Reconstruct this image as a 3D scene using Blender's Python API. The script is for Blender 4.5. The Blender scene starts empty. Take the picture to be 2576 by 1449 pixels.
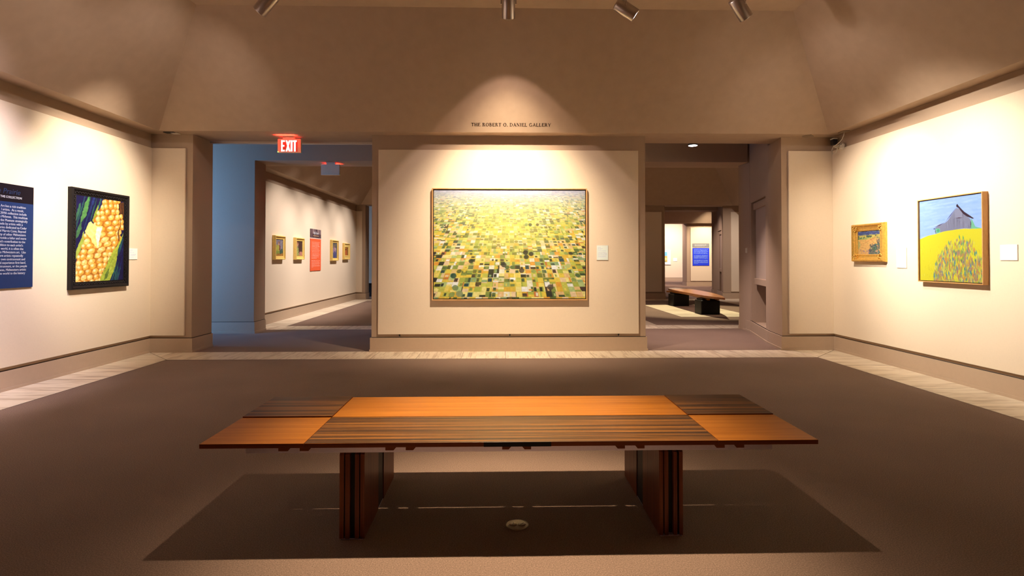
import bpy, math, random
import numpy as np
from mathutils import Vector, Matrix
random.seed(7)
S = bpy.context.scene
COL = S.collection
PI = math.pi

# ------------------------------------------------------------------ materials
MATS = {}
def _nt(name):
    m = bpy.data.materials.new(name); m.use_nodes = True
    nt = m.node_tree; nt.nodes.clear()
    out = nt.nodes.new('ShaderNodeOutputMaterial'); b = nt.nodes.new('ShaderNodeBsdfPrincipled')
    nt.links.new(b.outputs[0], out.inputs[0])
    MATS[name] = m
    return m, nt, b
def N(nt, t, **kw):
    n = nt.nodes.new(t)
    for k, v in kw.items(): setattr(n, k, v)
    return n
def coords(nt, scale=(1, 1, 1)):
    g = N(nt, 'ShaderNodeNewGeometry'); mp = N(nt, 'ShaderNodeMapping')
    nt.links.new(g.outputs['Position'], mp.inputs[0]); mp.inputs['Scale'].default_value = scale
    return mp.outputs[0]
def objcoords(nt, scale=(1, 1, 1)):
    g = N(nt, 'ShaderNodeTexCoord'); mp = N(nt, 'ShaderNodeMapping')
    nt.links.new(g.outputs['Object'], mp.inputs[0]); mp.inputs['Scale'].default_value = scale
    return mp.outputs[0]
def noise(nt, vec, scale, detail=2, rough=.5):
    n = N(nt, 'ShaderNodeTexNoise'); n.inputs['Scale'].default_value = scale
    n.inputs['Detail'].default_value = detail; n.inputs['Roughness'].default_value = rough
    nt.links.new(vec, n.inputs['Vector']); return n.outputs['Fac']
def ramp(nt, fac, stops):
    r = N(nt, 'ShaderNodeValToRGB'); e = r.color_ramp.elements
    while len(e) < len(stops): e.new(.5)
    for i, (p, c) in enumerate(stops): e[i].position = p; e[i].color = (*c, 1)
    nt.links.new(fac, r.inputs[0]); return r.outputs[0]
def bump(nt, b, h, strength, dist):
    n = N(nt, 'ShaderNodeBump'); n.inputs['Strength'].default_value = strength; n.inputs['Distance'].default_value = dist
    nt.links.new(h, n.inputs['Height']); nt.links.new(n.outputs[0], b.inputs['Normal'])
def mul(c, k): return tuple(min(1, x * k) for x in c)
def paint(name, c, rough=.6, var=.05, scale=60, bstr=.08, metal=0, spec=.5):
    m, nt, b = _nt(name); v = coords(nt)
    f = noise(nt, v, scale, 3)
    nt.links.new(ramp(nt, f, [(.3, mul(c, 1 - var)), (.7, mul(c, 1 + var))]), b.inputs['Base Color'])
    b.inputs['Roughness'].default_value = rough; b.inputs['Metallic'].default_value = metal
    b.inputs['Specular IOR Level'].default_value = spec
    if bstr: bump(nt, b, noise(nt, v, scale * 4, 2), bstr, .002)
    return m
def fabric(name, c):
    m, nt, b = _nt(name)
    h = noise(nt, coords(nt, (30, 30, 260)), 1, 2); v2 = noise(nt, coords(nt, (260, 260, 30)), 1, 2)
    mx = N(nt, 'ShaderNodeMath', operation='ADD'); nt.links.new(h, mx.inputs[0]); nt.links.new(v2, mx.inputs[1])
    nt.links.new(ramp(nt, mx.outputs[0], [(.8, mul(c, .97)), (1.0, c)]), b.inputs['Base Color'])
    b.inputs['Roughness'].default_value = .85; b.inputs['Specular IOR Level'].default_value = .2
    bump(nt, b, mx.outputs[0], .15, .001); return m
def carpet_mat():
    m, nt, b = _nt('carpet')
    v = coords(nt)
    f = noise(nt, v, 170, 3, .75); f2 = noise(nt, coords(nt, (1, 1, 1)), 1.3, 2)
    a = N(nt, 'ShaderNodeMath', operation='MULTIPLY_ADD'); nt.links.new(f2, a.inputs[0]); a.inputs[1].default_value = .12; nt.links.new(f, a.inputs[2])
    nt.links.new(ramp(nt, a.outputs[0], [(.36, (.125, .080, .060)), (.56, (.225, .150, .112)), (.74, (.37, .25, .19))]), b.inputs['Base Color'])
    b.inputs['Roughness'].default_value = .95; b.inputs['Specular IOR Level'].default_value = .1
    b.inputs['Sheen Weight'].default_value = .15
    bump(nt, b, f, .8, .006); return m
def stone_mat(name, axis, origin, pitch=.587):
    # travertine border: grain runs across the strip, a joint every pitch along 'axis'
    m, nt, b = _nt(name)
    sc = (46, 3.0, 1) if axis == 0 else (3.0, 46, 1)
    f = noise(nt, coords(nt, sc), 1, 4, .62)
    sc2 = (9, 1.2, 1) if axis == 0 else (1.2, 9, 1)
    f2 = noise(nt, coords(nt, sc2), 1, 3, .6)
    ad = N(nt, 'ShaderNodeMath', operation='ADD'); nt.links.new(f, ad.inputs[0]); nt.links.new(f2, ad.inputs[1])
    c = ramp(nt, ad.outputs[0], [(.72, (.44, .34, .235)), (.92, (.62, .51, .375)), (1.0, (.74, .64, .49)), ])
    g = N(nt, 'ShaderNodeNewGeometry'); sp = N(nt, 'ShaderNodeSeparateXYZ'); nt.links.new(g.outputs['Position'], sp.inputs[0])
    s1 = N(nt, 'ShaderNodeMath', operation='SUBTRACT'); nt.links.new(sp.outputs[axis], s1.inputs[0]); s1.inputs[1].default_value = origin - 60 * pitch
    s2 = N(nt, 'ShaderNodeMath', operation='MODULO'); nt.links.new(s1.outputs[0], s2.inputs[0]); s2.inputs[1].default_value = pitch
    s3 = N(nt, 'ShaderNodeMath', operation='LESS_THAN'); nt.links.new(s2.outputs[0], s3.inputs[0]); s3.inputs[1].default_value = .006
    # every tile a slightly different tone
    d = N(nt, 'ShaderNodeMath', operation='DIVIDE'); nt.links.new(s1.outputs[0], d.inputs[0]); d.inputs[1].default_value = pitch
    fl = N(nt, 'ShaderNodeMath', operation='FLOOR'); nt.links.new(d.outputs[0], fl.inputs[0])
    wn = N(nt, 'ShaderNodeTexWhiteNoise', noise_dimensions='1D'); nt.links.new(fl.outputs[0], wn.inputs['W'])
    hs = N(nt, 'ShaderNodeHueSaturation'); nt.links.new(c, hs.inputs['Color'])
    mr = N(nt, 'ShaderNodeMapRange'); nt.links.new(wn.outputs['Value'], mr.inputs[0]); mr.inputs[3].default_value = .88; mr.inputs[4].default_value = 1.06
    nt.links.new(mr.outputs[0], hs.inputs['Value'])
    mx = N(nt, 'ShaderNodeMix', data_type='RGBA'); nt.links.new(s3.outputs[0], mx.inputs[0]); nt.links.new(hs.outputs[0], mx.inputs[6]); mx.inputs[7].default_value = (.2, .14, .085, 1)
    nt.links.new(mx.outputs[2], b.inputs['Base Color']); b.inputs['Roughness'].default_value = .55
    return m
def wood(name, stops, scale=(1.2, 60, 60), rough=.38, coat=0.0):
    m, nt, b = _nt(name)
    f = noise(nt, coords(nt, scale), 1, 4, .65); f2 = noise(nt, coords(nt, tuple(s * 4.3 for s in scale)), 1, 3, .6)
    ad = N(nt, 'ShaderNodeMath', operation='MULTIPLY_ADD'); nt.links.new(f2, ad.inputs[0]); ad.inputs[1].default_value = .45; nt.links.new(f, ad.inputs[2])
    nt.links.new(ramp(nt, ad.outputs[0], stops), b.inputs['Base Color'])
    b.inputs['Roughness'].default_value = rough; b.inputs['Specular IOR Level'].default_value = .14; b.inputs['Coat Weight'].default_value = coat; b.inputs['Coat Roughness'].default_value = .25
    return m
def metal(name, c, rough=.35):
    return paint(name, c, rough, .03, 120, .02, 1)
def emit(name, c, s):
    m, nt, b = _nt(name)
    b.inputs['Base Color'].default_value = (*c, 1); b.inputs['Emission Color'].default_value = (*c, 1); b.inputs['Emission Strength'].default_value = s
    return m
def pigment():
    m, nt, b = _nt('pigment'); a = N(nt, 'ShaderNodeAttribute', attribute_name='Col')
    nt.links.new(a.outputs['Color'], b.inputs['Base Color']); b.inputs['Roughness'].default_value = .6; b.inputs['Specular IOR Level'].default_value = .25
    bump(nt, b, noise(nt, coords(nt), 300, 3), .12, .002); return m

TAUPE = (.46, .345, .25)
m_taupe = fabric('taupe_wall', TAUPE)
m_ceil = paint('ceiling_paint', (.47, .35, .25), .8, .03, 8, .03, spec=.2)
m_panel = fabric('cream_panel', (.81, .695, .54))
m_base = paint('baseboard_paint', (.49, .37, .265), .5, .02, 20, .02)
m_gap = paint('shadow_gap', (.06, .04, .03), .8, .02, 20, 0)
m_carpet = carpet_mat()
m_stx = stone_mat('stone_back', 0, 1.258)
m_sty = stone_mat('stone_side', 1, 7.29, .59)
m_joint = paint('grout', (.2, .14, .085), .8, .1, 60, 0)
m_pig = pigment()
m_white = paint('white_card', (.72, .67, .60), .5, .02, 40, 0)
m_goldwood = wood('maple_frame', [(.4, (.50, .27, .10)), (.7, (.66, .38, .16)), (1, (.74, .45, .2))], (8, 8, 2), .4)
m_ofr = wood('oak_frame', [(.4, (.42, .22, .075)), (.7, (.56, .31, .12)), (1, (.62, .36, .15))], (30, 6, 6), .4)
m_blackfr = paint('black_frame', (.009, .007, .008), .5, .2, 60, .1, spec=.25)
m_gold = paint('gilt', (.72, .44, .10), .34, .18, 45, .25, metal=.75)
m_gold2 = paint('pale_gilt', (.90, .66, .20), .45, .06, 45, .1, metal=.15)
m_alu = metal('brushed_aluminium', (.80, .76, .92), .35)
m_steel = metal('satin_steel', (.50, .45, .42), .36)
m_chrome = metal('chrome', (.85, .84, .86), .12)
m_dark = paint('dark_plastic', (.012, .011, .014), .45, .05, 60, 0)
m_wht = paint('white_plastic', (.70, .64, .52), .45, .03, 60, 0)
m_brass = paint('worn_brass', (.34, .27, .19), .5, .1, 120, .05, .4)
m_orange = wood('orange_veneer', [(.35, (.18, .054, .005)), (.6, (.27, .086, .007)), (.9, (.37, .135, .014))], (1.1, 34, 34), .42, .08)
m_ebony = wood('striped_ebony', [(.55, (.022, .011, .005)), (.70, (.050, .023, .009)), (.78, (.14, .056, .012)), (.9, (.30, .12, .022))], (.5, 105, 105), .4, .1)
m_edge = wood('edge_veneer', [(.35, (.10, .022, .008)), (.9, (.21, .055, .014))], (1.5, 60, 60), .4, .1)
m_plank = wood('plank_veneer', [(.35, (.06, .012, .006)), (.6, (.12, .028, .011)), (.9, (.20, .06, .022))], (90, 90, 1.6), .42, .1)
m_blk = paint('black_lacquer', (.007, .005, .005), .5, .05, 60, 0, spec=.25)
m_walnut = wood('walnut_top', [(.4, (.24, .075, .025)), (.8, (.42, .17, .06))], (30, 2, 30), .3, .4)
m_blindfab = fabric('blind_fabric', (.50, .40, .33))
m_red_led = emit('exit_red', (1, .02, .01), 2)
m_exit = emit('exit_letters', (1, .60, .52), .75)
m_green = emit('green_led', (.35, 1, .15), .8)
m_lamp = emit('lamp_glow', (1, .86, .8), 12)
m_black_ink = paint('black_ink', (.02, .008, .006), .5, .02, 60, 0)
m_white_ink = paint('white_ink', (.50, .52, .58), .5, .02, 60, 0)
m_blue_ink = paint('blue_ink', (.016, .032, .09), .5, .02, 60, 0)
m_sign_blue = paint('sign_blue', (.014, .036, .125), .4, .04, 30, 0)
m_sign_black = paint('sign_black', (.006, .004, .009), .4, .04, 30, 0)
m_skyglow = emit('daylight_sky', (.30, .52, 1.0), 2.0)
m_glass, nt_, b_ = _nt('window_glass'); b_.inputs['Transmission Weight'].default_value = 1; b_.inputs['Roughness'].default_value = .02; b_.inputs['IOR'].default_value = 1.1

# ------------------------------------------------------------------ mesh helpers
class MB:
    def __init__(s): s.v = []; s.f = []; s.m = []; s.mats = []
    def mi(s, mat):
        if mat not in s.mats: s.mats.append(mat)
        return s.mats.index(mat)
    def add(s, vs, fs, mat=None):
        o = len(s.v); s.v += [tuple(v) for v in vs]; s.f += [tuple(i + o for i in f) for f in fs]; s.m += [s.mi(mat)] * len(fs); return s
    def box(s, x0, x1, y0, y1, z0, z1, mat=None, M=None):
        vs = [Vector(p) for p in ((x0,y0,z0),(x1,y0,z0),(x1,y1,z0),(x0,y1,z0),(x0,y0,z1),(x1,y0,z1),(x1,y1,z1),(x0,y1,z1))]
        if M is not None: vs = [M @ v for v in vs]
        return s.add(vs, [(0,3,2,1),(4,5,6,7),(0,1,5,4),(1,2,6,5),(2,3,7,6),(3,0,4,7)], mat)
    def prism(s, pts, z0, z1, mat=None, M=None):
        n = len(pts); vs = [Vector((x, y, z0)) for x, y in pts] + [Vector((x, y, z1)) for x, y in pts]
        if M is not None: vs = [M @ v for v in vs]
        return s.add(vs, [tuple(range(n))[::-1], tuple(range(n, 2 * n))] + [(i, (i + 1) % n, n + (i + 1) % n, n + i) for i in range(n)], mat)
    def quad(s, a, b, c, d, mat=None): return s.add([a, b, c, d], [(0, 1, 2, 3)], mat)
    def lathe(s, prof, seg=32, mat=None, M=None, cap0=False, cap1=False):
        # prof: (radius, z)
        n = len(prof); vs = []
        for r, z in prof:
            for k in range(seg): vs.append(Vector((r * math.cos(2 * PI * k / seg), r * math.sin(2 * PI * k / seg), z)))
        if M is not None: vs = [M @ v for v in vs]
        fs = [(i * seg + k, i * seg + (k + 1) % seg, (i + 1) * seg + (k + 1) % seg, (i + 1) * seg + k) for i in range(n - 1) for k in range(seg)]
        if cap0: fs.append(tuple(range(seg))[::-1])
        if cap1: fs.append(tuple(range((n - 1) * seg, n * seg)))
        return s.add(vs, fs, mat)
    def tube(s, pts, r, seg=8, mat=None):
        pts = [Vector(p) for p in pts]; vs = []; n = len(pts)
        for i, p in enumerate(pts):
            t = (pts[min(i + 1, n - 1)] - pts[max(i - 1, 0)]).normalized()
            a = t.cross(Vector((0, 0, 1)));
            if a.length < .05: a = t.cross(Vector((1, 0, 0)))
            a.normalize(); b = t.cross(a)
            for k in range(seg):
                an = 2 * PI * k / seg; vs.append(p + a * r * math.cos(an) + b * r * math.sin(an))
        fs = [(i * seg + k, i * seg + (k + 1) % seg, (i + 1) * seg + (k + 1) % seg, (i + 1) * seg + k) for i in range(n - 1) for k in range(seg)]
        fs += [tuple(range(seg))[::-1], tuple(range((n - 1) * seg, n * seg))]
        return s.add(vs, fs, mat)
    def blob(s, c, r, mat=None, M=None, seg=10):
        rings = 6; vs = []; fs = []
        for i in range(rings + 1):
            th = PI * i / rings
            for k in range(seg):
                ph = 2 * PI * k / seg
                vs.append(Vector((c[0] + r[0] * math.sin(th) * math.cos(ph), c[1] + r[1] * math.sin(th) * math.sin(ph), c[2] + r[2] * math.cos(th))))
        if M is not None: vs = [M @ v for v in vs]
        for i in range(rings):
            for k in range(seg): fs.append((i * seg + k, i * seg + (k + 1) % seg, (i + 1) * seg + (k + 1) % seg, (i + 1) * seg + k))
        return s.add(vs, fs, mat)
    def build(s, name, mat=None, parent=None, bevel=0, smooth=False, kind=None, label=None):
        me = bpy.data.meshes.new(name); me.from_pydata(s.v, [], s.f); me.validate()
        for k in s.mats: me.materials.append(k if k is not None else mat)
        for p, i in zip(me.polygons, s.m): p.material_index = i; p.use_smooth = smooth
        o = bpy.data.objects.new(name, me); COL.objects.link(o)
        if parent: o.parent = parent
        if bevel:
            b = o.modifiers.new('bevel', 'BEVEL'); b.width = bevel; b.segments = 2; b.limit_method = 'ANGLE'
        if kind: o['kind'] = kind
        if label: o['label'] = label
        import bmesh
        bm = bmesh.new(); bm.from_mesh(me); bmesh.ops.recalc_face_normals(bm, faces=bm.faces); bm.to_mesh(me); bm.free()
        return o
def struct(name, mb, mat=None, parent=None, **k): return mb.build(name, mat, parent, kind='structure', **k)
def tag(o, label, cat, group=None):
    o['label'] = label; o['category'] = cat
    if group: o['group'] = group
    return o
def thing(name, label, cat, loc=(0, 0, 0), rz=0, group=None):
    o = bpy.data.objects.new(name, None); COL.objects.link(o); o.location = loc; o.rotation_euler = (0, 0, rz); o.empty_display_size = .1
    return tag(o, label, cat, group)
def text_obj(body, size, name, mat, parent, loc, align='LEFT', shear=0, extrude=.0008, xs=1, spacing=1, bold=0):
    c = bpy.data.curves.new('t', 'FONT'); c.body = body; c.size = size; c.align_x = align; c.shear = shear; c.extrude = extrude; c.space_character = spacing; c.offset = bold
    t = bpy.data.objects.new('t', c); COL.objects.link(t); bpy.context.view_layer.update()
    me = bpy.data.meshes.new_from_object(t.evaluated_get(bpy.context.evaluated_depsgraph_get()))
    me.transform(Matrix.Translation(loc) @ Matrix.Rotation(PI / 2, 4, 'X') @ Matrix.Diagonal((xs, 1, 1, 1)))
    bpy.data.objects.remove(t); bpy.data.curves.remove(c)
    me.materials.clear(); me.materials.append(mat)
    if name is None: return me
    o = bpy.data.objects.new(name, me); COL.objects.link(o); o.parent = parent; return o
def merge_meshes(meshes, name, mat, parent):
    mb = MB()
    for me in meshes:
        mb.add([v.co.copy() for v in me.vertices], [tuple(p.vertices) for p in me.polygons], mat); bpy.data.meshes.remove(me)
    me = bpy.data.meshes.new(name); me.from_pydata(mb.v, [], mb.f); me.materials.append(mat)
    o = bpy.data.objects.new(name, me); COL.objects.link(o); o.parent = parent; return o

# ------------------------------------------------------------------ the shell
XL, XR, YB, ZS = -4.87, 4.80, 7.88, 3.05
YR = -1.5
XPL, XBL, XBR, XPR = -4.292, -1.795, 2.08, 4.045      # pillar edge, block edges, pillar edge
def strip(mb, x0, x1, y0, y1, mat, z=.003): mb.quad((x0,y0,z),(x1,y0,z),(x1,y1,z),(x0,y1,z), mat)

fl = MB()
fl.quad((-12, -2, 0), (15, -2, 0), (15, 36, 0), (-12, 36, 0), m_carpet)
z = .003
fl.quad((XL, YB, z), (XL + .58, 7.29, z), (4.215, 7.29, z), (XR, YB, z), m_stx)
fl.quad((XL, YR, z), (-4.29, YR, z), (-4.29, 7.29, z), (XL, YB, z), m_sty)
fl.quad((4.215, YR, z), (XR, YR, z), (XR, YB, z), (4.215, 7.29, z), m_sty)
def line(mb, a, b, w=.004, z=.0045, mat=m_joint):
    a = Vector((*a, z)); b = Vector((*b, z)); d = (b - a).normalized(); n = Vector((-d.y, d.x, 0)) * w
    mb.quad(a - n, b - n, b + n, a + n, mat)
line(fl, (XL, YB), (-4.29, 7.29)); line(fl, (XR, YB), (4.215, 7.29))
strip(fl, -4.64, 3.10, 10.35, 10.91, m_stx)
strip(fl, 3.10, 8.1, 10.35, 10.91, m_stx)
strip(fl, -4.64, -4.12, 10.91, 18.1, m_sty)
strip(fl, 2.5, 3.10, 10.91, 18.1, m_sty)
strip(fl, -4.12, 2.5, 17.53, 18.1, m_stx); strip(fl, 3.1, 6.815, 17.3, 18.1, m_stx)
strip(fl, 6.815, 8.1, 10.91, 18.1, m_sty)
strip(fl, 4.10, 5.81, 12.46, 15.68, m_sty)
struct('floor', fl)

# back wall with two openings
wb = MB()
wb.box(-5.2, XPL, YB, 8.42, 0, ZS, m_taupe)
wb.box(XBL, XBR, YB, 8.42, 0, ZS, m_taupe)
wb.prism([(XPR, YB), (5.3, YB), (5.3, 8.47), (4.14, 8.47)], 0, ZS, m_taupe)
wb.box(-5.2, 5.3, 7.70, 8.33, ZS + .006, 3.7, m_taupe)
struct('wall_back', wb)
wl = MB(); wl.box(-5.2, XL, YR, YB, 0, ZS, m_taupe); struct('wall_left', wl)
wr = MB(); wr.box(XR, 5.3, YR, YB, 0, ZS, m_taupe); struct('wall_right', wr)
wf = MB(); wf.box(-5.2, 5.3, YR - .3, YR, 0, 4.4, m_taupe); struct('wall_front', wf)
# hipped ceiling
def coffer(mb, x0, x1, y0, y1, bx0, bx1, by0, by1, ins, zt, zs=ZS, mat=m_ceil):
    """x0..y1 outer soffit rectangle; bx.. bottom of the slopes; ins inset of the flat top"""
    o = [(x0,y0,zs),(x1,y0,zs),(x1,y1,zs),(x0,y1,zs)]; b = [(bx0,by0,zs),(bx1,by0,zs),(bx1,by1,zs),(bx0,by1,zs)]
    t = [(bx0+ins,by0+ins,zt),(bx1-ins,by0+ins,zt),(bx1-ins,by1-ins,zt),(bx0+ins,by1-ins,zt)]
    for i in range(4):
        j = (i + 1) % 4
        mb.quad(o[i], o[j], b[j], b[i], mat); mb.quad(b[i], b[j], t[j], t[i], mat)
    mb.quad(*t, mat)
ce = MB(); coffer(ce, XL - .1, XR + .1, YR - .1, 8.33, -4.63, 4.605, -1.3, 7.66, 1.055, 4.30)
struct('ceiling', ce)

# baseboards with a plinth bead and a dark shadow joint on top
def baseboard(mb, path, side, h=.197, t=.018):
    """path: list of (x,y) along the wall face; side +1: room on the left of travel"""
    n = len(path)
    def off(d):
        out = []
        for i in range(n):
            p = Vector(path[i]); ns = []
            if i > 0: e = (p - Vector(path[i - 1])).normalized(); ns.append(Vector((-e.y, e.x)) * side)
            if i < n - 1: e = (Vector(path[i + 1]) - p).normalized(); ns.append(Vector((-e.y, e.x)) * side)
            if len(ns) == 2:
                m = (ns[0] + ns[1]).normalized(); k = 1 / max(.3, m.dot(ns[0])); out.append(p + m * d * k)
            else: out.append(p + ns[0] * d)
        return out
    def band(d0, d1, z0, z1, mat):
        a = off(d0); b = off(d1)
        for i in range(n - 1):
            mb.prism([tuple(a[i]), tuple(a[i + 1]), tuple(b[i + 1]), tuple(b[i])], z0, z1, mat)
    band(-.01, t, 0, h, m_base); band(-.01, t + .009, 0, .033, m_base)
    band(-.01, .002, h, h + .009, m_gap)
b1 = MB(); baseboard(b1, [(XL, YR), (XL, YB), (XPL, YB), (XPL, 8.42)], -1); struct('baseboard_left', b1)
b2 = MB(); baseboard(b2, [(XBL, 8.42), (XBL, YB), (XBR, YB), (XBR, 8.42)], -1); struct('baseboard_back', b2)
b3 = MB(); baseboard(b3, [(4.14, 8.47), (XPR, YB), (XR, YB), (XR, YR)], -1); struct('baseboard_right', b3)

# cream fabric panels standing just off the walls
PZ0, PZ1, PT = .238, 2.85, .028
def panel(n, x0, x1, y0, y1, z0=PZ0, z1=PZ1): struct('trim_%d' % n, MB().box(x0, x1, y0, y1, z0, z1, m_panel), bevel=.002)
panel(1, XL + .001, XL + PT, YR + .2, YB - .001)
panel(2, XL + PT, -4.383, YB - PT, YB - .001)
panel(3, -1.70, 1.975, YB - PT, YB - .001, .246, 2.843)
panel(4, 4.139, XR - PT, YB - PT, YB - .001)
panel(5, XR - PT, XR - .001, YR + .2, YB - .001)
# pale head rail behind the left header
struct('trim_6', MB().box(XPL, XBL, 8.335, 8.40, 3.022, 3.05, paint('rail_paint', (.62, .54, .46), .5, .02, 30, 0)))

# ---- corridor behind, its far wall and the angled end wall with a blinded recess
cw = MB()
cw.box(-9.5, -4.30, 9.87, 10.33, 0, 3.62, m_taupe)
cw.box(XBL, XBR, 9.87, 10.33, 0, 3.04, m_taupe)
cw.box(-4.30, 4.46, 9.87, 10.33, 3.04, 3.62, m_taupe)
cw.box(4.49, 8.4, 9.87, 10.33, 0, 3.62, m_taupe)
struct('wall_corridor', cw)
def side_window(y0, y1, n):
    x0, x1 = -7.6, -5.6
    w = MB(); w.box(-9.5, x0, y0, y1, 0, 3.62, m_taupe); w.box(x1, -5.0, y0, y1, 0, 3.62, m_taupe); w.box(x0, x1, y0, y1, 0, .4, m_taupe); w.box(x0, x1, y0, y1, 3.2, 3.62, m_taupe)
    w.box(-9.62, -9.5, y0, y1 + 1.9, 0, 3.62, m_taupe)
    struct('wall_corridor_near_%d' % n, w)
    f = MB(); ym = y0 + .1
    for a, b, c, d in ((x0, x0 + .06, .4, 3.2), (x1 - .06, x1, .4, 3.2), (-6.63, -6.57, .4, 3.2), (x0, x1, .4, .46), (x0, x1, 3.14, 3.2), (x0, x1, 1.7, 1.76)):
        f.box(a, b, ym, ym + .05, c, d, m_alu)
    o = struct('window_%d' % n, f)
    MB().box(x0 + .02, x1 - .02, ym + .02, ym + .025, .42, 3.18, m_glass).build('window_glass', parent=o, kind='structure')
side_window(8.05, 8.42, 1)
cb = MB(); baseboard(cb, [(-9.5, 9.87), (-4.30, 9.87), (-4.30, 10.33)], -1)
baseboard(cb, [(XBL, 10.33), (XBL, 9.87), (XBR, 9.87), (XBR, 10.33)], -1)
struct('baseboard_corridor', cb)
struct('ceiling_corridor', MB().box(-9.5, 5.3, 8.33, 9.87, 3.62, 3.75, m_ceil))
def niche_wall(dx, dy, name, zc=3.62):
    P1 = Vector((4.14 + dx, 8.47 + dy)); P2 = Vector((4.49 + dx, 9.83 + dy)); P3 = Vector((4.535 + dx, 10.42 + dy))
    A = P1 + (P2 - P1) * .135; B = P1 + (P2 - P1) * .985
    u = (P2 - P1).normalized(); n = Vector((u.y, -u.x))
    def pr(mb, a, b, z0, z1, d0=0, d1=.6, mat=m_taupe): mb.prism([tuple(a + n * d0), tuple(a + n * d1), tuple(b + n * d1), tuple(b + n * d0)], z0, z1, mat)
    w = MB()
    pr(w, P1, P2, 0, .178); pr(w, P1, P2, 2.3, zc); pr(w, P1, A, .178, 2.3); pr(w, B, P2, .178, 2.3); pr(w, A, B, .178, 2.3, .42, .6)
    w.prism([tuple(P2), (P2.x + .6, P2.y), (P3.x + .55, P3.y), tuple(P3)], 0, zc, m_taupe)
    struct('wall_' + name, w)
    b = MB(); baseboard(b, [tuple(P1), tuple(P2), tuple(P3)], 1); 
    b.v = b.v; struct('baseboard_' + name, b)
    return A, B, u, n
def blind(A, B, u, n, label):
    L = (B - A).length
    t = thing('roller_blind', label, 'blind', (A.x + n.x * .06, A.y + n.y * .06, .9), math.atan2(u.y, u.x), 'roller blinds in the corridor recesses')
    x0, x1 = .02, L - .05
    MB().box(x0, x1, -.05, .03, 1.27, 1.385, m_taupe).build('cassette', parent=t, bevel=.004)
    MB().box(x0 + .015, x1 - .015, -.012, -.008, .05, 1.28, m_blindfab).build('blind_fabric', parent=t)
    MB().box(x0, x1, -.05, .02, -.04, .065, m_taupe).build('bottom_rail', parent=t, bevel=.004)
A, B, u, n = niche_wall(0, 0, 'corridor_right')
blind(A, B, u, n, 'taupe roller blind half lowered in the tall recess beside the right opening')

# ---- second gallery
X2L, X2R, Y2 = -4.648, 8.1, 18.1
g2 = MB(); g2.box(X2L - .3, X2L, 10.33, Y2, 0, ZS, m_taupe); struct('wall_left_second', g2)
struct('wall_right_second', MB().box(X2R, X2R + .3, 10.33, Y2, 0, ZS, m_taupe))
g2b = MB()
g2b.box(X2L - .3, -4.33, Y2, 18.6, 0, ZS, m_taupe); g2b.box(-1.8, 5.42, Y2, 18.6, 0, ZS, m_taupe)
g2b.prism([(7.34, Y2), (X2R + .3, Y2), (X2R + .3, 18.69), (7.55, 18.69)], 0, ZS, m_taupe)
g2b.box(X2L - .3, X2R + .3, 17.9, 18.45, ZS + .006, 3.7, m_taupe)
struct('wall_back_second', g2b)
c2 = MB(); coffer(c2, X2L - .1, X2R + .1, 10.33, 18.45, -4.42, 7.55, 10.55, 17.86, 1.05, 4.3); struct('ceiling_second', c2)
q = MB(); baseboard(q, [(X2L, 10.33), (X2L, Y2), (-4.33, Y2), (-4.33, 18.6)], -1); baseboard(q, [(-1.8, 18.6), (-1.8, Y2), (5.42, Y2), (5.42, 18.6)], -1); baseboard(q, [(7.55, 18.69), (7.34, Y2), (X2R, Y2), (X2R, 10.33)], -1)
struct('baseboard_second', q)
panel(7, X2L + .001, X2L + PT, 10.6, Y2 - .001); panel(8, X2L + PT, -4.43, Y2 - PT, Y2 - .001)
panel(9, -1.7, 5.31, Y2 - PT, Y2 - .001); panel(10, 7.60, X2R - .001, Y2 - PT, Y2 - .001)
# second corridor
k2 = MB(); k2.box(-9.5, 5.0, 19.67, 20.2, 0, 3.6, m_taupe); k2.box(5.0, 7.9, 19.67, 20.2, 3.04, 3.6, m_taupe); k2.box(7.85, 9, 19.67, 20.2, 0, 3.6, m_taupe)

struct('wall_corridor_second', k2)
struct('ceiling_corridor_second', MB().box(-9.5, 9, 18.45, 19.67, 3.6, 3.72, m_ceil))
side_window(18.15, 18.6, 2)
A2, B2, u2, n2 = niche_wall(3.41, 10.22, 'corridor_far')
blind(A2, B2, u2, n2, 'small distant roller blind in the recess right of the blue text sign')
# radiator-like ledge glimpsed at the end of the left gallery
lg = thing('window_ledge', 'narrow white ledge above a dark vent at the far end of the left gallery', 'ledge', (-4.2, 19.5, 0))
MB().box(-1.2, 2.2, -.1, .16, .47, .55, m_wht).build('ledge_top', parent=lg); MB().box(-1.2, 2.2, .0, .16, .0, .47, m_dark).build('vent_front', parent=lg)

# ---- third gallery and the wall beyond
Y3 = 27.0
w3 = MB(); w3.box(5.0, 8.0, Y3, 27.65, 0, ZS, m_taupe); w3.box(9.165, 12.2, Y3, 27.65, 0, ZS, m_taupe); w3.box(4, 12.2, 26.82, 27.5, ZS + .006, 3.7, m_taupe)
struct('wall_back_third', w3)
struct('wall_left_third', MB().box(3.7, 4, 20.2, 27, 0, ZS, m_taupe)); struct('wall_right_third', MB().box(12.2, 12.5, 20.2, 30, 0, ZS, m_taupe))
struct('wall_front_third', MB().box(8.4, 12.5, 20.2, 20.6, 0, ZS, m_taupe))
c3 = MB(); coffer(c3, 3.9, 12.4, 20.2, 27.5, 4.3, 12.0, 20.4, 26.78, 1.05, 4.3); struct('ceiling_third', c3)
q = MB(); baseboard(q, [(9.165, 27.65), (9.165, Y3), (12.2, Y3)], -1); struct('baseboard_third', q)
panel(11, 9.34, 11.9, Y3 - PT, Y3 - .001)
struct('wall_back_fourth', MB().box(5, 16, 33, 33.3, 0, 3.6, m_panel)); q = MB(); baseboard(q, [(5, 33), (16, 33)], -1); struct('baseboard_fourth', q)
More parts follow.
